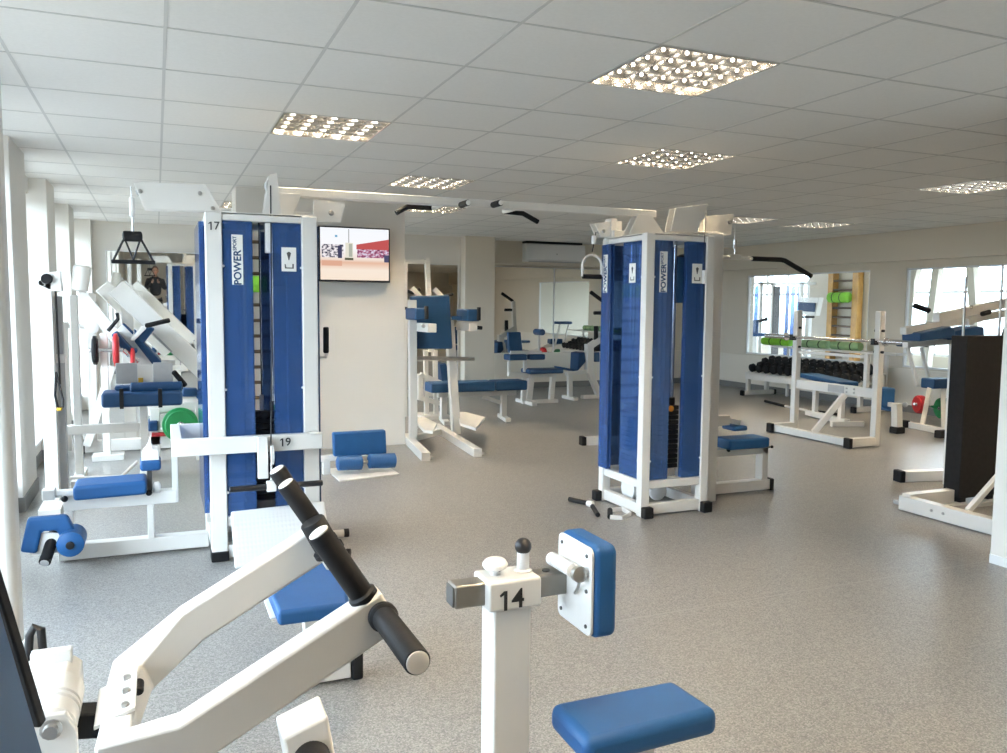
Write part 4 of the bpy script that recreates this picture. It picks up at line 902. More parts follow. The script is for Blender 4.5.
# rack of plates beside the leg press
t = thing('plate_tree', 'short white plate holder with dark plates left of the leg press seat', 'plate holder', (-.47, 8.2, 0))
q = Yp(104, 350, 8.2)
part('post', G().bar((q.x, 8.2, .0), (q.x, 8.2, q.z+.15), .06), 'white', t)
part('foot', G().box(q.x-.12, q.x+.14, 8.1, 8.3, 0, .05), 'white', t); part('peg', G().cyl((q.x-.12, 8.17, q.z), (q.x+.16, 8.17, q.z), .02), 'chrome', t)
def disc(o, c, ax, r, th, m_, label=None, cat=None, group=None):
    c = V(c); ax = V(ax).normalized(); p, q = c-ax*th/2, c+ax*th/2
    d = part('weight_disc', G().lathe(p, q, [(0, r*.22), (.001, r*.8), (th*.18, r*.84), (th*.18, r*.97), (th*.3, r), (th*.7, r), (th*.82, r*.97), (th*.82, r*.84), (th-.001, r*.8), (th, r*.22)], n=32), m_, o, bevel=0)
    h = part('hub_ring', G().lathe(p-ax*.004, q+ax*.004, [(0, r*.12), (.002, r*.19), (th+.006, r*.19), (th+.008, r*.12)], n=20), 'chrome', d, bevel=0)
    if label: tag(d, label, cat, group)
    return d
disc(None, (q.x-.07, 8.17, q.z), (1, 0, 0), .13, .05, 'black', 'black weight disc on the plate holder left of the leg press', 'weight disc')
disc(None, (q.x+.10, 8.17, q.z), (1, 0, 0), .15, .05, 'red', 'left red weight disc beneath the blue pads of the leg press', 'weight disc')
q2 = Yp(133, 364, 8.2); disc(None, (q2.x, 8.17, q2.z+.02), (1, 0, 0), .13, .04, 'red', 'right red weight disc beneath the blue pads of the leg press', 'weight disc')
part('peg', G().cyl((q.x+.16, 8.17, q.z), (q2.x+.05, 8.17, q2.z+.02), .02), 'chrome', t)
# low bench with green disc
t = thing('disc_bench', 'low white and blue bench carrying the green disc left of the left tower', 'bench', (.3, 8.0, 0))
Y0 = 7.9; s = lambda x, y: Yp(x, y, Y0)
part('frame', G().bar(s(148, 408), s(205, 405), .07).bar(s(150, 440), s(205, 440), .08), 'white', t)
part('post', G().box(s(155, 420).x-.04, s(155, 420).x+.04, Y0-.04, Y0+.04, 0, s(155, 408).z), 'white', t)
part('post', G().box(s(200, 420).x-.04, s(200, 420).x+.04, Y0-.04, Y0+.04, 0, s(200, 405).z), 'white', t)
part('tilted_plate', G().prism([s(148, 405), s(182, 400), s(204, 394), s(206, 405), s(170, 412), s(148, 416)], (0, .02, 0)), 'white', t, bevel=.004)
part('blue_pad', G().bar(s(182, 392), s(197, 392), .08).bar(s(196, 391), s(206, 402), .07), 'navy', t, bevel=.015)
part('blue_block', G().box(s(148, 424).x, s(158, 424).x, Y0-.1, Y0+.1, s(150, 430).z, s(150, 420).z), 'navy', t, bevel=.012)
part('red_strip', G().box(s(152, 434).x, s(166, 434).x, Y0-.06, Y0-.045, s(150, 436).z, s(150, 432).z), 'red', t, bevel=0)
part('peg', G().cyl(s(180, 423)+V((0, -.14, 0)), s(180, 423)+V((0, .1, 0)), .02), 'chrome', t)
part('peg_arm', G().bar(s(180, 423)+V((0, .02, 0)), s(200, 415), .04), 'white', t)
disc(None, s(180, 423)+V((0, -.10, 0)), (0, 1, 0), .152, .05, 'green', 'green weight disc on the low bench left of the left tower', 'weight disc')
# ------------------------------------------------------------------ roller bench below the television
t = thing('back_bench', 'small blue back bench with two rollers on a white floor plate', 'bench', (1.55, 6.7, 0))
c = [Zp(326, 470, .0), Zp(339.5, 482, 0), Zp(399.5, 475, 0), Zp(384, 465, 0)]
part('floor_plate', G().prism(c, (0, 0, .012)), 'white', t, bevel=.003)
mid = (c[0]+c[1]+c[2]+c[3])/4; Y0 = mid.y; s = lambda x, y: Yp(x, y, Y0)
part('post', G().bar((s(363, 470).x, Y0, .0), (s(363, 470).x, Y0, s(363, 455).z), .07), 'white', t)
part('roller_axle', G().cyl(s(336, 462)+V((0, -.06, 0)), s(394, 459)+V((0, -.06, 0)), .016), 'steel', t)
for a, b_ in (((335, 462), (361, 461)), ((366, 460), (394, 459))):
    p, q = s(*a)+V((0, -.06, 0)), s(*b_)+V((0, -.06, 0)); L_ = (q-p).length
    part('foam_roller', G().lathe(p, q, [(0, .035), (.012, .062), (L_-.012, .062), (L_, .035)], n=24), 'blue', t, bevel=0)
part('back_pad', G().prism([s(333, 433), s(386, 430), s(387, 454), s(334, 457)], (0, .07, .0)), 'blue', t, bevel=.016, seg=4)
part('pad_arm', G().bar((s(363, 455).x, Y0+.03, s(363, 458).z), (s(363, 455).x, Y0+.09, s(363, 445).z), .05), 'white', t)
part('link_bar', G().bar(Yp(318, 459, Y0+.05), Yp(345, 456, Y0+.05), .05), 'white', t)
part('link_foot', G().box(Yp(326, 459, Y0+.05).x-.03, Yp(326, 459, Y0+.05).x+.03, Y0+.02, Y0+.08, 0, Yp(326, 459, Y0+.05).z), 'white', t)
# ------------------------------------------------------------------ television
TVY = 7.93
a, b_, c, d = Yp(318.5, 225.5, TVY), Yp(390, 229.5, TVY), Yp(390, 283.5, TVY), Yp(318.5, 280.5, TVY)
x0, x1, zt, zb = a.x, b_.x, (a.z+b_.z)/2+.005, (c.z+d.z)/2
t = thing('television', 'flat television showing a crowded sandy square, on the white pillar', 'television', ((x0+x1)/2, TVY, zb))
part('casing', G().box(x0, x1, TVY, TVY+.05, zb, zt), 'blackmetal', t, bevel=.005)
part('screen', G().box(x0+.014, x1-.014, TVY-.002, TVY+.001, zb+.018, zt-.014), 'tv', t, bevel=0, smooth=False)
part('wall_bracket', G().box((x0+x1)/2-.12, (x0+x1)/2+.12, TVY+.05, 8.055, zb+.15, zb+.35), 'black', t)
# ------------------------------------------------------------------ wall bars behind the left tower
t = thing('wall_bars', 'wooden wall bars on the pillar, seen through the left blue tower', 'wall bars', (1.03, 8.0, 0))
for x in (.74, 1.30): part('upright', G().box(x, x+.04, 7.95, 8.055, .10, 2.25), 'wood', t)
for k in range(14): z = .25+k*.145; part('rung', G().cyl((.775, 7.985, z), (1.305, 7.985, z), .016, n=12), 'rungs', t, bevel=0)
t = thing('rolled_mat', 'lime green rolled mat tucked on the wall bars, seen through left tower', 'exercise mat', (.95, 7.9, 1.6))
def roll(p, q, r, m_, parent):
    p, q = V(p), V(q); d = (q-p).normalized(); L_ = (q-p).length
    part('mat_roll', G().lathe(p, q, [(0, r*.12), (.0, r*.5), (.004, r*.55), (.002, r*.8), (.006, r*.97), (.012, r), (L_-.012, r), (L_-.006, r*.97), (L_-.002, r*.8), (L_-.004, r*.55), (L_, r*.5), (L_, r*.12)], n=28), m_, parent, bevel=0)
    for f in (.3, .7): part('mat_band', G().lathe(p+d*L_*f, p+d*(L_*f+.02), [(0, r*1.0), (.002, r*1.03), (.018, r*1.03), (.02, r)], n=28), 'black', parent, bevel=0)
roll((.80, 7.90, 1.60), (1.27, 7.90, 1.60), .075, 'lime', t)
# ------------------------------------------------------------------ dip station
t = thing('dip_station', 'white dip station with navy back pad and elbow rests by the pillar', 'exercise machine', (2.65, 8.1, 0))
YA, YC = 8.0, 8.25
xl, xr = Zp(413, 445).x, Zp(457, 437).x
part('floor_runner', G().bar(Zp(406, 437, .04), Zp(426, 457, .04), .08), 'white', t); part('floor_runner', G().bar(Zp(436, 427, .04), Zp(478, 453, .04), .08), 'white', t)
for p in ((426, 458), (478, 454)): q = Zp(*p); part('runner_end', G().box(q.x-.05, q.x+.05, q.y-.05, q.y+.0, 0, .02), 'white', t)
part('floor_cross', G().bar(Zp(411, 439, .05), Zp(445, 430, .05), .06), 'white', t)
zt = Yp(413, 300, YA).z
part('side_post', G().bar((Yp(413, 440, YA).x, YA, .05), (Yp(412, 300, YA).x, YA, zt), .075), 'white', t)
part('side_post', G().bar((Yp(456, 436, YC).x, YC, .05), (Yp(449, 318, YC).x, YC, Yp(449, 318, YC).z), .085), 'white', t)
part('back_pad', G().prism([Yp(411, 296, 8.05), Yp(450, 295, 8.05), Yp(453, 349, 8.05), Yp(412, 349, 8.05)], (0, .07, 0)), 'navy', t, bevel=.02, seg=4)
part('pad_plate', G().prism([Yp(414, 300, 8.125), Yp(448, 300, 8.125), Yp(450, 345, 8.125), Yp(414, 345, 8.125)], (0, .02, 0)), 'white', t)
for a, b_, e_ in (((420, 327), YA, 7.60), ((460, 326), YC, 7.85)):
    p, q = Yp(*a, b_), Yp(a[0]-(0 if a[0] < 430 else 0), a[1], e_); q = V((p.x, e_, p.z))
    part('elbow_arm', G().bar(p, q, .09, .085), 'white', t, bevel=.006)
q = Yp(421, 326, 7.60); part('arm_bolt', G().cyl((q.x+.02, 7.60, q.z), (q.x+.02, 7.575, q.z), .018), 'grey', t, bevel=0)
for px, py, Y0, w_ in ((416, 314, 7.75, 12), (468, 315, 8.0, 13)):
    a = Yp(px-w_/2, py-6, Y0); b_ = Yp(px+w_/2, py+6, Y0); pad('elbow_pad', ((a.x+b_.x)/2, Y0, (a.z+b_.z)/2), b_.x-a.x, .34, a.z-b_.z, 'navy', t)
    part('hand_peg', G().cyl(((a.x+b_.x)/2+.05, Y0-.18, b_.z+.01), ((a.x+b_.x)/2+.05, Y0-.18, a.z+.02), .02), 'black', t)
part('rest_link', G().bar(Yp(452, 318, 8.1), Yp(462, 318, 8.0), .03, .04), 'navy', t)
part('dip_handle', G().cyl(Yp(471, 327, 7.9), Yp(482, 328, 7.9), .02), 'black', t)
part('dip_handle', G().cyl(Yp(404, 308, 8.1), Yp(410, 309, 8.1), .014), 'black', t)
part('cross_tube', G().cyl(Yp(413, 358, 8.05), Yp(474, 359, 8.15), .022), 'steel', t)
for a in ([(412, 417), (425, 417), (437, 423), (433, 431), (424, 430)], [(457, 412), (466, 412), (485, 417), (476, 428), (460, 423)]):
    pts = [Zp(x, y, .22) for x, y in a]; part('step_plate', G().prism(pts, (0, 0, -.03)), 'white', t, bevel=.004)
part('step_bracket', G().bar((Yp(413, 440, YA).x, YA, .18), Zp(424, 422, .18), .05).bar((Yp(456, 436, YC).x, YC, .19), Zp(466, 418, .18), .05), 'white', t)
# ------------------------------------------------------------------ machine behind the dip station
t = thing('calf_machine', 'white machine with tall pole and upright navy pad behind the dip station', 'exercise machine', (3.0, 9.9, 0))
Y0 = 9.9; s = lambda x, y: Yp(x, y, Y0)
part('frame', G().sweep([s(420, 374), s(420, 398), s(443, 404)], .06, .06, hint=(0, 1, 0)).bar(s(420, 374), s(443, 384), .06), 'white', t)
for px in (426.5, 436): part('post', G().bar((s(px, 380).x, Y0, .03), s(px-1, 350), .055), 'white', t)
part('foot', G().box(s(418, 400).x, s(445, 400).x, Y0-.2, Y0+.2, 0, .05), 'white', t)
part('tall_pole', G().bar(s(431, 352), s(427, 259), .06), 'white', t); part('top_bar', G().bar(s(404.5, 262), s(428, 262), .05), 'white', t)
part('support_pole', G().bar(s(405, 262), V((s(405, 262).x, Y0, .03)), .05), 'white', t)
part('shoulder_arm', G().bar(s(412, 288), s(421, 298), .06), 'white', t); part('shoulder_arm', G().bar(s(434, 289), s(442, 297), .06), 'white', t)
part('arm_grip', G().tube([s(407, 291), s(413, 293), s(420, 289)], .02, n=8), 'black', t, bevel=0); part('arm_grip', G().cyl(s(444, 296), s(453, 294), .02), 'black', t)
part('pad', G().prism([s(440, 364), s(446, 363), s(449, 370), s(449, 386), s(443, 386)], (0, .25, 0)), 'navy', t, bevel=.02, seg=3)
# ------------------------------------------------------------------ flat bench
t = thing('flat_bench', 'long low flat bench with navy top right of the dip station', 'bench', (3.6, 9.4, 0))
Y0 = 9.4; s = lambda x, y: Yp(x, y, Y0); x0, x1 = s(428, 388).x, s(523, 384).x; z1 = s(480, 380).z-.03; zs = s(480, 392).z
xm = x0+(x1-x0)*.66
for a, b_ in ((x0, xm-.01), (xm+.01, x1)): pad('bench_pad', ((a+b_)/2, Y0, (z1+zs)/2+.02), b_-a, .28, z1-zs, 'navy', t)
part('spine', G().box(x0+.12, x1-.1, Y0-.03, Y0+.03, zs-.05, zs+.02), 'white', t)
for px in (443.5, 503.5):
    x = s(px, 400).x; part('leg', G().box(x-.035, x+.035, Y0-.035, Y0+.035, .05, zs-.04), 'white', t); part('foot', G().bar((x-.04, Y0-.25, .03), (x+.06, Y0+.25, .03), .07, .05), 'white', t)
part('leg_brace', G().bar((s(483, 396).x, Y0, zs-.06), (s(500, 400).x, Y0, zs-.14), .05), 'white', t)
# ------------------------------------------------------------------ preacher style bench
t = thing('curl_bench', 'blue and white preacher bench under the middle mirror', 'bench', (5.0, 10.9, 0))
Y0 = 10.9; s = lambda x, y: Yp(x, y, Y0)
part('back_pad', G().prism([s(508, 332), s(521, 332), s(523, 352), s(509, 353)], (0, .06, 0)), 'navy', t, bevel=.015, seg=3)
part('arm_pad', G().box(s(506, 357).x, s(524, 357).x, Y0-.12, Y0+.1, s(510, 360).z, s(510, 354).z), 'navy', t, bevel=.018, seg=3)
part('arm_pad', G().box(s(527, 357).x, s(542, 357).x, Y0-.12, Y0+.1, s(530, 359.5).z, s(530, 354).z), 'navy', t, bevel=.018, seg=3)
part('arm_cross', G().bar(s(510, 352.5), s(541, 352.5), .05).bar(s(525, 353), s(525, 372), .05).bar(s(509, 361), s(509, 373), .04), 'white', t)
part('lower_frame', G().bar(s(508, 374), s(531, 376), .07).bar(s(524, 376), V((s(523, 400).x, Y0, .03)), .06), 'white', t)
part('seat_pad', G().box(s(525, 370).x, s(559, 370).x, Y0-.16, Y0+.16, s(540, 373).z, s(540, 368.5).z), 'navy', t, bevel=.02, seg=3)
part('seat_frame', G().bar(s(528, 375), s(556, 375), .06), 'white', t)
part('leg', G().bar(s(531, 374), V((s(528, 404).x, Y0, .04)), .09), 'white', t); part('leg', G().bar(s(553, 374), V((s(551, 402).x, Y0, .04)), .07), 'white', t)
part('foot', G().box(s(522, 404).x, s(557, 404).x, Y0-.04, Y0+.04, 0, .05).box(s(526, 404).x-.04, s(526, 404).x+.04, Y0-.3, Y0+.3, 0, .05), 'white', t)
part('head_roller', G().cyl(s(539, 332)+V((0, -.12, 0)), s(539, 332)+V((0, .12, 0)), .045), 'navy', t); part('roller_stem', G().bar(s(539, 334), s(539, 353), .03), 'white', t)
# ------------------------------------------------------------------ seated press half hidden by the right tower
t = thing('seated_press', 'white seated press with navy seat, half hidden by the right tower', 'exercise machine', (6.0, 11.2, 0))
Y0 = 11.2; s = lambda x, y: Yp(x, y, Y0)
part('seat_pad', G().prism([s(562, 367), s(578, 370), s(579, 372.5), s(563, 369.5)], (0, .3, 0)), 'navy', t, bevel=.015, seg=3)
part('back_pad', G().prism([s(579, 353), s(585, 352), s(586, 362), s(578, 371)], (0, .28, 0)), 'navy', t, bevel=.015, seg=3)
part('seat_post', G().bar(s(569.5, 371), V((s(570, 393).x, Y0, .03)), .07), 'white', t)
part('main_post', G().bar(s(589, 344), s(589, 373), .11).bar(s(589, 371), V((s(599, 400).x, Y0, .04)), .09), 'white', t)
part('seat_beam', G().bar(s(566, 374), s(590, 371), .06), 'white', t)
part('foot', G().box(s(582, 400).x, s(604, 400).x, Y0-.05, Y0+.05, 0, .055).box(s(570, 393).x-.04, s(570, 393).x+.04, Y0-.2, Y0+.2, 0, .05), 'white', t)
part('lever', G().bar(s(590, 346), s(606, 335), .09), 'white', t)
part('side_pad', G().prism([s(594, 353), s(600, 352), s(600, 362), s(595, 362)], (0, .2, 0)), 'navy', t, bevel=.012)
part('grip', G().cyl(s(590.5, 292), s(604, 302), .03), 'black', t); part('grip', G().cyl(s(594, 313), s(606, 313), .028), 'black', t); part('grip_post', G().cyl(s(596, 326), s(596, 344), .035), 'black', t)
part('lever_upright', G().bar(s(604, 302), s(606, 345), .07), 'white', t)
t = thing('machine_foot', 'white floor beam end with black cap left of the right tower', 'machine foot', (4.25, 7.6, 0))
a, b_ = Zp(585, 441, .04), Zp(606, 442, .04)
part('beam', G().bar(a, V((b_.x+.3, a.y-.05, .045)), .085), 'white', t); d = (V((b_.x+.3, a.y-.05, .045))-a).normalized(); part('foot_cap', G().bar(a-d*.05, a-d*.001, .10), 'black', t, bevel=.008)
# ------------------------------------------------------------------ air conditioner
a, b_ = Yp(527, 243, 12.45), Yp(586, 263, 12.45)
t = thing('air_conditioner', 'white wall air conditioner above the middle mirror', 'air conditioner', ((a.x+b_.x)/2, 12.5, b_.z))
part('casing', G().prism([(a.x, 12.45, b_.z+.03), (a.x, 12.49, b_.z), (a.x, 12.648, b_.z), (a.x, 12.648, a.z), (a.x, 12.49, a.z)], (b_.x-a.x, 0, 0)), 'frame_white', t, bevel=.01, seg=3)
part('shade_strip', G().box(a.x-.02, b_.x-.08, 12.436, 12.60, a.z+.004, a.z+.035), 'black', t)  # black strip standing in for the shadow gap above the casing
part('outlet_flap', G().box(a.x+.05, b_.x-.05, 12.452, 12.50, b_.z-.006, b_.z+.004), 'grey', t)
part('status_lamp', G().cyl(((a.x+b_.x)/2, 12.452, b_.z+.13), ((a.x+b_.x)/2, 12.444, b_.z+.13), .012), 'grey', t)
# ------------------------------------------------------------------ squat rack
t = thing('squat_rack', 'white squat rack with two uprights in front of the dumbbell rack', 'squat rack', (6.8, 6.9, 0))
X0, YR0, YR1 = 6.82, 6.26, 7.44
for y in (YR0, YR1): part('upright', G().box(X0, X0+.07, y+.01, y+.08, 0, 1.40), 'white', t, bevel=.006)
part('floor_rail', G().box(6.51, 6.58, YR0+.05, YR1+.0, .012, .085), 'white', t)
for y in (YR0, YR1-.02):
    part('foot_beam', G().box(6.51, X0, y, y+.08, .012, .10), 'white', t)
    part('foot_cap', G().box(6.462, 6.508, y-.004, y+.084, 0, .105), 'black', t, bevel=.008)
part('cross_beam', G().box(X0+.01, X0+.07, YR0+.085, YR1, .50, .60), 'white', t)
part('joint_plate', G().box(X0+.002, X0+.01, 6.72, 6.95, .51, .59), 'grey', t, bevel=.002)
for y, z in ((6.68, .57), (6.68, .53), (6.78, .57), (6.78, .53)): part('joint_bolt', G().cyl((X0+.01, y-.1, z), (X0-.003, y-.1, z), .008, n=8), 'steel', t, bevel=0)
part('brace', G().bar((6.545, 6.84, .085), (X0+.0, 6.70, .50), .06), 'white', t)
part('safety_bar', G().box(X0+.02, X0+.05, YR0+.2, YR1, .905, .935), 'white', t)
part('safety_post', G().box(X0+.015, X0+.06, YR0+.17, YR0+.215, .60, .95), 'white', t)
for y in (YR0+.01, YR1+.01):
    for z in (1.20, 1.09, .98):
        for dy in (-.012, .08): part('bar_hook', G().cyl((X0+.03, y+dy-.012, z), (X0+.03, y+dy+.012, z), .014, n=10), 'blackmetal', t, bevel=0)
    part('bar_cradle', G().box(X0-.055, X0, y+.01, y+.06, 1.055, 1.075).box(X0-.06, X0-.05, y+.01, y+.06, 1.055, 1.12), 'blackmetal', t, bevel=.002)
t = thing('barbell', 'steel barbell resting on the white squat rack', 'barbell', (6.775, 6.7, 1.09))
part('shaft', G().cyl((X0-.025, 6.18, 1.092), (X0-.025, 7.60, 1.092), .015), 'chrome', t, bevel=0)
part('sleeve', G().cyl((X0-.025, 5.72, 1.092), (X0-.025, 6.16, 1.092), .027), 'chrome', t)
part('sleeve', G().cyl((X0-.025, 7.61, 1.092), (X0-.025, 7.95, 1.092), .027), 'chrome', t)
for y in (6.16, 7.588): part('collar', G().cyl((X0-.025, y, 1.092), (X0-.025, y+.025, 1.092), .045), 'chrome', t)
part('end_cap', G().cyl((X0-.025, 5.68, 1.092), (X0-.025, 5.72, 1.092), .03), 'black', t)
# ------------------------------------------------------------------ dumbbell rack
t = thing('dumbbell_rack', 'long low white two tier dumbbell rack along the right wall', 'dumbbell rack', (9.1, 9.6, 0))
Ya, Yb = 8.42, 10.82
for y in (Ya, Yb-.07):
    part('end_foot', G().box(8.80, 9.40, y, y+.07, .012, .08), 'white', t)
    part('foot_cap', G().box(8.755, 8.80, y-.003, y+.073, 0, .085), 'black', t, bevel=.008); part('foot_cap', G().box(9.40, 9.445, y-.003, y+.073, 0, .085), 'black', t, bevel=.008)
    part('front_post', G().box(8.86, 8.92, y+.005, y+.065, .08, .38), 'white', t); part('rear_post', G().box(9.24, 9.30, y+.005, y+.065, .08, .50), 'white', t)
part('front_panel', G().box(8.85, 8.868, Ya, Yb, .27, .385), 'white', t)
part('lower_tray', G().prism([(8.85, Ya, .375), (9.08, Ya, .42), (9.08, Ya, .405), (8.85, Ya, .36)], (0, Yb-Ya, 0)), 'white', t, bevel=.002)
part('upper_tray', G().prism([(9.10, Ya, .485), (9.32, Ya, .53), (9.32, Ya, .515), (9.10, Ya, .47)], (0, Yb-Ya, 0)), 'white', t, bevel=.002)
def dumbbell(c, r, L_, grp):
    o = thing('dumbbell', 'black dumbbell on the %s tier of the long white rack' % grp, 'dumbbell', c, 'dumbbells on the %s tier' % grp)
    c = V(c); s_ = V((L_/2, 0, .02 if L_ else 0))
    part('handle', G().cyl(c-s_, c+s_, .016), 'chrome', o, bevel=0)
    for k in (-1, 1): p = c+s_*k*.45; q = c+s_*k*1.15; Lh = (q-p).length; part('head', G().lathe(p, q, [(0, r*.7), (.008, r), (Lh-.008, r), (Lh, r*.75)], n=18), 'black', o, bevel=0)
    return o
base = dumbbell((8.97, Ya+.13, .475), .066, .20, 'lower'); n = 14
for k in range(1, n): dup(base, (0, (Yb-Ya-.26)*k/(n-1), 0))
base = dumbbell((9.21, Ya+.13, .578), .058, .18, 'upper'); n = 15
for k in range(1, n): dup(base, (0, (Yb-Ya-.26)*k/(n-1), 0))
t = thing('mat_shelf', 'narrow wall shelf carrying green rolled mats above the dumbbell rack', 'shelf', (9.4, 9.5, .8))
part('board', G().box(9.18, 9.50, 8.15, 10.62, .795, .82), 'white', t)
for y in (8.5, 10.45): part('shelf_leg', G().box(9.40, 9.44, y, y+.04, 0, .795), 'white', t)
for k, (xa, xb, m_, lab) in enumerate(((763, 791, 'lime', 'bright lime green rolled mat on the wall shelf'), (801, 829, 'sage', 'pale green rolled mat on the wall shelf, just right of the rack upright'), (832, 861, 'sage', 'pale green rolled mat on the wall shelf, farthest from the lime one'))):
    X_ = 9.27; t = thing('rolled_mat', lab, 'exercise mat', (X_, 9, .82), 'rolled mats on the shelf')
    roll((X_, Xp(xa, 345, X_).y, .883), (X_, Xp(xb, 346, X_).y, .883), .060, m_, t)
# floor bar below the rack
t = thing('floor_bar', 'black bar with white middle lying on the floor before the dumbbell rack', 'bar', (8.5, 9.6, 0))
pts = [Zp(x, y, .02) for x, y in ((765, 401), (785, 406), (808, 410.5), (842, 415))]
part('sleeve', G().cyl(pts[0], pts[1], .02), 'black', t); part('shaft', G().cyl(pts[1], pts[2], .016), 'capwhite', t); part('sleeve', G().cyl(pts[2], pts[3], .02), 'black', t)
# blue bench behind the rack
t = thing('incline_bench', 'blue padded bench with white base seen through the squat rack', 'bench', (7.9, 7.9, 0))
a, b_ = Xp(809, 373, 7.95), Xp(849, 382, 7.7); d = (b_-a).normalized(); sd = V((d.y, -d.x, 0)).normalized()*.13
padq('bench_pad', [a-sd, b_-sd, b_+sd, a+sd] if (b_-a).cross(sd).z > 0 else [a+sd, b_+sd, b_-sd, a-sd], .06, 'navy', t)
part('base_beam', G().bar(V((b_.x, b_.y, .05)), V((a.x, a.y, .05)), .07), 'white', t)
for f in (.2, .85): p = a.lerp(b_, f); part('leg', G().bar(V((p.x, p.y, .05)), V((p.x, p.y, p.z-.06)), .06), 'white', t)
part('base_foot', G().bar(V((b_.x, b_.y, .03))-sd*1.6, V((b_.x, b_.y, .03))+sd*1.6, .06), 'white', t)
# ------------------------------------------------------------------ bench with red and green discs
Y0 = 7.5; s = lambda x, y: Yp(x, y, Y0)
t = thing('hip_machine', 'white inverted V machine with blue top pad between red and green discs', 'exercise machine', (9.0, 7.5, 0))
xs = s(936, 420).x; zt_ = s(936, 388).z
part('top_pad', G().box(s(927, 383).x, s(946, 383).x, Y0-.1, Y0+.1, zt_, s(936, 378).z), 'navy', t, bevel=.02, seg=3)
a, b_ = Zp(922, 426, .04), Zp(944, 431, .04)
part('leg', G().bar(s(930, 387), a, .05), 'white', t); part('leg', G().bar(s(943, 387), b_, .055), 'white', t)
a, b_ = Zp(905, 423.5, .04), Zp(952, 433, .04); part('floor_beam', G().bar(a, b_, .07), 'white', t)
for p in (Zp(903, 424, .045), Zp(942, 434, .045)): part('foot_cap', G().bar(p+V((-.07, .0, 0)), p+V((.07, 0, 0)), .09, .085), 'black', t, bevel=.008)
part('axle', G().cyl(s(914, 404)+V((0, .0, 0)), s(948, 409)+V((0, .0, 0)), .02), 'chrome', t)
part('head_pad', G().box(s(928, 345).x, s(951, 345).x, Y0+.3, Y0+.5, s(940, 348).z, s(940, 343).z), 'navy', t, bevel=.02, seg=3)
part('head_frame', G().bar(s(934, 349)+V((0, .4, 0)), s(931, 388)+V((0, .2, 0)), .04).bar(s(948, 349)+V((0, .4, 0)), s(944, 388)+V((0, .2, 0)), .04), 'white', t)
disc(None, s(918, 404)+V((0, -.03, 0)), (1, -.25, 0), .115, .10, 'red', 'red weight disc on the white inverted V machine at right', 'weight disc')
disc(None, s(941, 408)+V((0, -.03, 0)), (1, -.25, 0), .135, .12, 'green', 'green weight disc at the edge of the black weight stack cover', 'weight disc')
t = thing('knee_post', 'short white post with blue pad right of the squat rack', 'post', (8.2, 7.0, 0))
Y0 = 7.0; s = lambda x, y: Yp(x, y, Y0)
part('pad', G().prism([s(883, 389), s(896, 388), s(895, 407), s(892, 412), s(881, 406)], (0, .16, 0)), 'blue', t, bevel=.02, seg=3)
q = Zp(897, 433, 0); part('post', G().bar((q.x, q.y, .03), V((q.x-.03, q.y, s(896, 402).z)), .085), 'white', t); part('arm', G().bar(V((q.x-.03, q.y+.02, s(896, 404).z)), s(889, 404)+V((0, .1, 0)), .05), 'white', t)
part('foot_cap', G().box(q.x-.07, q.x+.06, q.y-.06, q.y+.05, 0, .075), 'black', t, bevel=.008); part('knob', G().ball(V((q.x+.06, q.y-.04, s(903, 403).z)), .03), 'grey', t, bevel=0)
# ------------------------------------------------------------------ lever machine with black weight cover on the right
t = thing('incline_lever_machine', 'white lever machine with black weight stack cover at the right edge', 'exercise machine', (5.3, 4.2, 0))
cx0, cx1 = Yp(963, 420, 4.1).x, Yp(1004, 420, 4.1).x+.03
part('stack_cover', G().prism([(cx0, 4.1, .075), (cx0+.06, 4.1, .06), (cx1-.08, 4.1, .06), (cx1, 4.1, .05), (cx1, 4.1, 1.235), (cx0, 4.1, 1.235)], (0, .13, 0)), 'blackmetal' if False else 'black', t, bevel=.006)
part('cover_foot', G().box(cx0+.03, cx0+.09, 4.11, 4.2, 0, .075), 'black', t); part('cover_foot', G().box(cx1-.14, cx1-.08, 4.11, 4.2, 0, .06), 'black', t)
for px in (965, 1001): part('guide_post', G().cyl((Yp(px, 300, 4.165).x, 4.165, 1.2), (Yp(px, 300, 4.165).x, 4.165, 1.66 if px < 970 else 1.75), .009), 'steel', t)
a, b_, c = Zp(905, 504, .05), Zp(1010, 549, .05), Zp(960, 487, .05)
part('base_frame', G().bar((4.86, 4.2, .055), (4.86, 3.42, .055), .075, .10), 'white', t)
part('base_cross', G().bar((4.86, 4.17, .07), (5.3, 4.17, .07), .07, .10), 'white', t)
part('base_cross', G().bar((4.86, 3.46, .055), (5.6, 3.46, .055), .07, .10), 'white', t)
part('base_brace', G().bar((4.9, 3.72, .10), (5.25, 3.70, .40), .035), 'white', t)
for y in (3.84, 3.93): part('base_bolt', G().cyl((4.825, y, .06), (4.818, y, .06), .010, n=10), 'steel', t, bevel=0)
q = Yp(947, 512, 4.02); pts = [q+V((.028*math.cos(k*math.pi/10), -.0, .030*math.sin(k*math.pi/10))) for k in range(20)]
part('base_plate', G().box(q.x-.05, q.x+.06, q.y+.008, q.y+.02, 0, q.z+.05), 'white', t); part('ring_mark', G().tube(pts, .006, n=8, closed=True), 'ink', t, bevel=0)
part('base_plinth', G().box(4.95, 5.75, 4.05, 4.36, 0, .03), 'grey', t)
YA = 4.55; s = lambda x, y: Yp(x, y, YA)
part('upper_lever', G().bar(s(936, 318), s(1030, 298), .06, .07), 'white', t); part('lower_lever', G().bar(s(903, 331), s(1030, 309), .06, .055), 'white', t)
part('lever_link', G().bar(s(965, 318), s(966, 325), .10, .05), 'white', t)
part('support_post', G().bar(s(1018, 312), V((s(1018, 312).x, YA, .0)), .08), 'white', t)
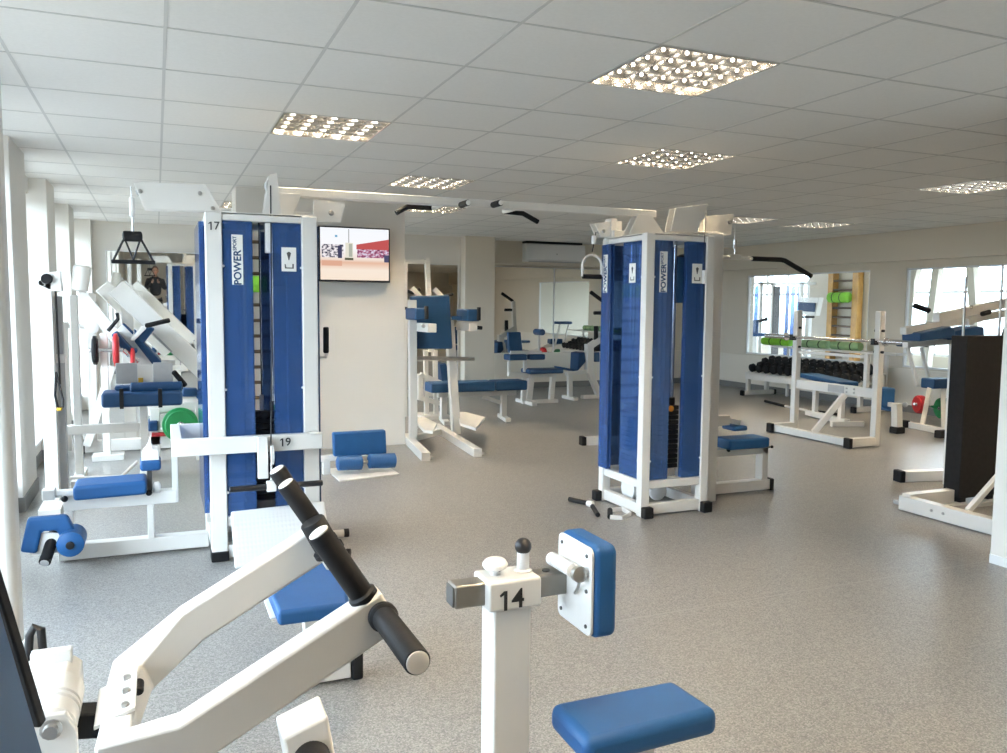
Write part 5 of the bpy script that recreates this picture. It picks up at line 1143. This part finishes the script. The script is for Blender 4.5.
part('hand_grip', G().lathe(s(911, 305.5)+V((0, -.03, 0)), s(935, 315)+V((0, -.06, 0)), [(0, .016), (.004, .021), (.14, .021), (.145, .016)]), 'black', t, bevel=0)
part('hand_grip', G().lathe(s(976, 314)+V((0, -.05, 0)), s(991, 310)+V((0, -.05, 0)), [(0, .014), (.004, .019), (.085, .019), (.09, .014)]), 'black', t, bevel=0)
q = s(966, 307); part('eye_ring', G().tube([q+V((.014*math.cos(k*math.pi/8), -.045, .014*math.sin(k*math.pi/8))) for k in range(16)], .004, n=6, closed=True), 'steel', t, bevel=0)
part('selector_grip', G().lathe(V((s(980, 337).x, YA-.2, s(980, 338).z)), V((s(980, 337).x, YA-.2, s(980, 321).z)), [(0, .016), (.03, .018), (.06, .012), (.085, .008)]), 'black', t, bevel=0)
for pts in ([(909, 332.5), (939, 326), (944, 329), (944, 337), (909, 341)], [(944, 331), (966, 326), (973, 327), (973, 337), (944, 340)]):
    part('blue_pad', G().prism([s(*p)+V((0, -.10, 0)) for p in pts], (0, .17, 0)), 'navy', t, bevel=.012, seg=3)
part('pad_beam', G().bar(s(905, 345), s(955, 341), .05, .04), 'white', t)
part('pad_post', G().bar(s(954, 341), V((s(955, 345).x, YA, .04)), .05), 'white', t)
t = thing('machine_foot', 'white floor beam end with black cap left of the black stack cover', 'machine foot', (5.7, 4.9, 0))
a, b_ = Zp(902, 476, .045), Zp(960, 474, .045)
part('beam', G().bar(a, b_+(b_-a)*.6, .085), 'white', t); d = (b_-a).normalized(); part('foot_cap', G().bar(a-d*.05, a-d*.001, .10), 'black', t, bevel=.008)
# ------------------------------------------------------------------ what stands in the neighbouring room
def small_tower(name, lab, X_, pxa, pxb, z1, blues):
    ya, yb = Xp(pxa, 300, X_).y, Xp(pxb, 300, X_).y
    t = thing(name, lab, 'cable machine', (X_, (ya+yb)/2, 0), 'machines in the neighbouring room')
    for y in (ya-.05, yb): part('post', G().box(X_, X_+.08, y, y+.07, 0, z1), 'white', t)
    part('head', G().box(X_, X_+.4, yb, ya, z1-.06, z1), 'white', t); part('base', G().box(X_-.1, X_+.5, yb, ya, 0, .08), 'white', t)
    for a, b_, m_ in blues: part('shield', G().box(X_+.02, X_+.03, Xp(b_, 300, X_).y, Xp(a, 300, X_).y, .15, z1-.08), m_, t, bevel=.002)
    return t
small_tower('cable_tower', 'pale blue machine tower in the neighbouring room by its window', 12.2, 747, 760, 2.0, [(748.5, 752, 'acrylic'), (753.5, 757, 'acrylic')])
small_tower('cable_tower', 'dark and blue machine tower in the middle of the inner window', 12.4, 771, 801, 1.98, [(772, 779, 'darkgrey'), (784.5, 788, 'acrylic'), (790, 794, 'acrylic'), (796, 800, 'acrylic')])
X_ = 11.0; s = lambda x, y: Xp(x, y, X_)
t = thing('seat_machine', 'small white machine with black bar and blue seat behind inner window', 'exercise machine', (X_, s(752, 330).y, 0))
part('bar', G().tube([s(745, 320), s(755, 322), s(767, 319)], .03, n=8), 'black', t, bevel=0); y_ = s(752, 330).y
part('post', G().box(X_, X_+.09, y_-.05, y_+.05, 0, s(752, 320).z), 'white', t); pad('back_pad', (X_-.05, y_, s(752, 327).z), .06, .45, .28, 'blue', t); pad('seat_pad', (X_-.2, y_, s(752, 334).z), .35, .9, .06, 'blue', t)
part('foot', G().box(X_-.5, X_+.3, y_-.06, y_+.06, 0, .08), 'white', t)
X_ = 11.6; s = lambda x, y: Xp(x, y, X_)
t = thing('display_stand', 'white tapered machine head with navy panel behind the inner window', 'exercise machine', (X_, s(808, 310).y, 0))
part('head', G().prism([s(798, 297), s(819, 297.5), s(815, 316), s(798, 314)], (.12, 0, 0)), 'white', t, bevel=.008)
part('panel', G().prism([s(799, 302)+V((-.002, 0, 0)), s(816, 303)+V((-.002, 0, 0)), s(815, 312)+V((-.002, 0, 0)), s(799, 311)+V((-.002, 0, 0))], (-.02, 0, 0)), 'navy', t, bevel=.004)
part('grip', G().cyl(s(799, 317), s(814, 317), .02), 'black', t)
y_ = s(806, 320).y; part('post', G().box(X_+.02, X_+.10, y_-.05, y_+.05, 0, s(806, 315).z), 'white', t); part('foot', G().box(X_-.3, X_+.4, y_-.2, y_+.2, 0, .06), 'white', t)
part('link', G().bar(s(806, 297)+V((.06, 0, 0)), s(806, 280)+V((.06, 0, 0)), .04), 'white', t)
X_ = 13.2; s = lambda x, y: Xp(x, y, X_)
t = thing('wall_bars', 'wooden wall bars in the neighbouring room behind the inner window', 'wall bars', (X_, s(841, 300).y, 0))
ya, yb = s(829, 300).y, s(853.5, 300).y
for y in (ya, yb): part('upright', G().box(X_+.02, X_+.18, y-.07, y+.07, .15, 2.2), 'wood', t)
for k in range(10): z = .3+k*.19; part('rung', G().cyl((X_+.05, yb, z), (X_+.05, ya, z), .022, n=10), 'rungs', t, bevel=0)
t = thing('rolled_mat', 'lime green rolled mat on the wall bars of the neighbouring room', 'exercise mat', (X_, (ya+yb)/2, 1.5))
zc = s(841, 297.5).z; roll((X_-.05, yb+.08, zc), (X_-.05, ya-.08, zc), .11, 'lime', t)
# ------------------------------------------------------------------ the photographer, seen in the far mirror
t = thing('person', 'person in a dark jacket holding up a phone, reflected in the left mirror', 'person', (.02, -.45, 0))
def skin(name, joints, edges, m_, parent, lev=2):
    me = bpy.data.meshes.new(name); off = wloc(parent) if parent is not None else V()
    me.from_pydata([V(j[0])-off for j in joints], edges, []); o = bpy.data.objects.new(name, me); link(o, parent)
    k = o.modifiers.new('skin', 'SKIN'); k.use_smooth_shade = True
    if not me.skin_vertices: 
        bpy.context.view_layer.objects.active = o
    for v, j in zip(me.skin_vertices[0].data, joints): v.radius = j[1] if isinstance(j[1], tuple) else (j[1], j[1])
    me.skin_vertices[0].data[0].use_root = True
    ss = o.modifiers.new('sub', 'SUBSURF'); ss.levels = lev; ss.render_levels = lev
    me.materials.append(M[m_]); return o
bx, by = .0, -.42
J = [((bx, by, .96), (.16, .11)), ((bx, by, 1.15), (.15, .105)), ((bx, by, 1.36), (.17, .11)), ((bx, by, 1.47), (.10, .07)), ((bx, by+.01, 1.54), .052)]
E_ = [(0, 1), (1, 2), (2, 3), (3, 4)]
for s_ in (-1, 1):
    n0 = len(J); J += [((bx+s_*.19, by, 1.42), .062), ((bx+s_*.25, by+.03, 1.16), .048), ((bx+s_*.09, by+.24, 1.34), .036)]; E_ += [(2, n0), (n0, n0+1), (n0+1, n0+2)]
skin('jacket', J, E_, 'jacket', t)
J = [((bx, by, .97), (.15, .105))]; E_ = []
for s_ in (-1, 1):
    n0 = len(J); J += [((bx+s_*.095, by, .86), .085), ((bx+s_*.11, by+.02, .48), .058), ((bx+s_*.115, by-.01, .09), .042)]; E_ += [(0, n0), (n0, n0+1), (n0+1, n0+2)]
skin('trousers', J, E_, 'trousers', t)
for s_ in (-1, 1): part('shoe', G().lathe((bx+s_*.12, by-.09, .045), (bx+s_*.13, by+.18, .04), [(0, .02), (.02, .045), (.14, .045), (.24, .04), (.27, .015)], n=16), 'black', t, bevel=0)
hd = part('head', G().ball((bx, by+.03, 1.665), .1, .78, .95, 1.15).ball((bx, by+.125, 1.655), .018, .7, 1, 1.2).cyl((bx, by+.005, 1.5), (bx, by+.015, 1.6), .05).ball((bx-.08, by+.02, 1.66), .02, .5, 1, 1.5).ball((bx+.08, by+.02, 1.66), .02, .5, 1, 1.5), 'skin', t, bevel=0)
part('hair', G().ball((bx, by+.005, 1.70), .103, .82, .98, 1.0), 'hair', hd, bevel=0)
for s_ in (-1, 1): part('eye', G().ball((bx+s_*.03, by+.115, 1.675), .012), 'ink', hd, bevel=0)
part('mouth', G().ball((bx, by+.115, 1.61), .02, 1, .3, .3), 'red', hd, bevel=0)
for s_ in (-1, 1):
    hx = bx+s_*.085
    J = [((hx, by+.25, 1.345), .030), ((hx-s_*.01, by+.30, 1.375), (.036, .02)), ((hx-s_*.012, by+.335, 1.395), (.036, .016))]; E_ = [(0, 1), (1, 2)]
    h = skin('hand', J, E_, 'skin', t, 1)
    for f in range(4):
        z = 1.385+f*.018; skin('finger', [((hx-s_*.012, by+.335, z-.005), .009), ((hx-s_*.02, by+.362-f*.003, z), .008), ((hx-s_*.045, by+.366-f*.004, z+.004), .007)], [(0, 1), (1, 2)], 'skin', h, 1)
    skin('thumb', [((hx-s_*.012, by+.30, 1.39), .011), ((hx-s_*.03, by+.315, 1.42), .009), ((hx-s_*.045, by+.322, 1.435), .008)], [(0, 1), (1, 2)], 'skin', h, 1)
t = thing('phone', 'dark phone held by the person reflected in the left mirror', 'phone', (0, -.075, 1.42))
part('body', G().box(-.078, .078, -.088, -.079, 1.38, 1.455), 'blackmetal', t, bevel=.003); part('screen', G().box(-.073, .073, -.0886, -.0878, 1.384, 1.451), 'ink', t, bevel=0)
part('lens', G().cyl((.0, -.079, 1.417), (.0, -.076, 1.417), .008), 'blackmetal', t, bevel=0)
sc.view_settings.view_transform = 'Standard'; sc.view_settings.look = 'None'; sc.view_settings.exposure = 0.0; sc.view_settings.gamma = 1.0
sc.view_settings.use_curve_mapping = False
sc.cycles.use_denoising = True
sc.cycles.max_bounces = 10; sc.cycles.diffuse_bounces = 6; sc.cycles.glossy_bounces = 5; sc.cycles.transparent_max_bounces = 16
sc.cycles.sample_clamp_indirect = 8.0; sc.cycles.caustics_reflective = True
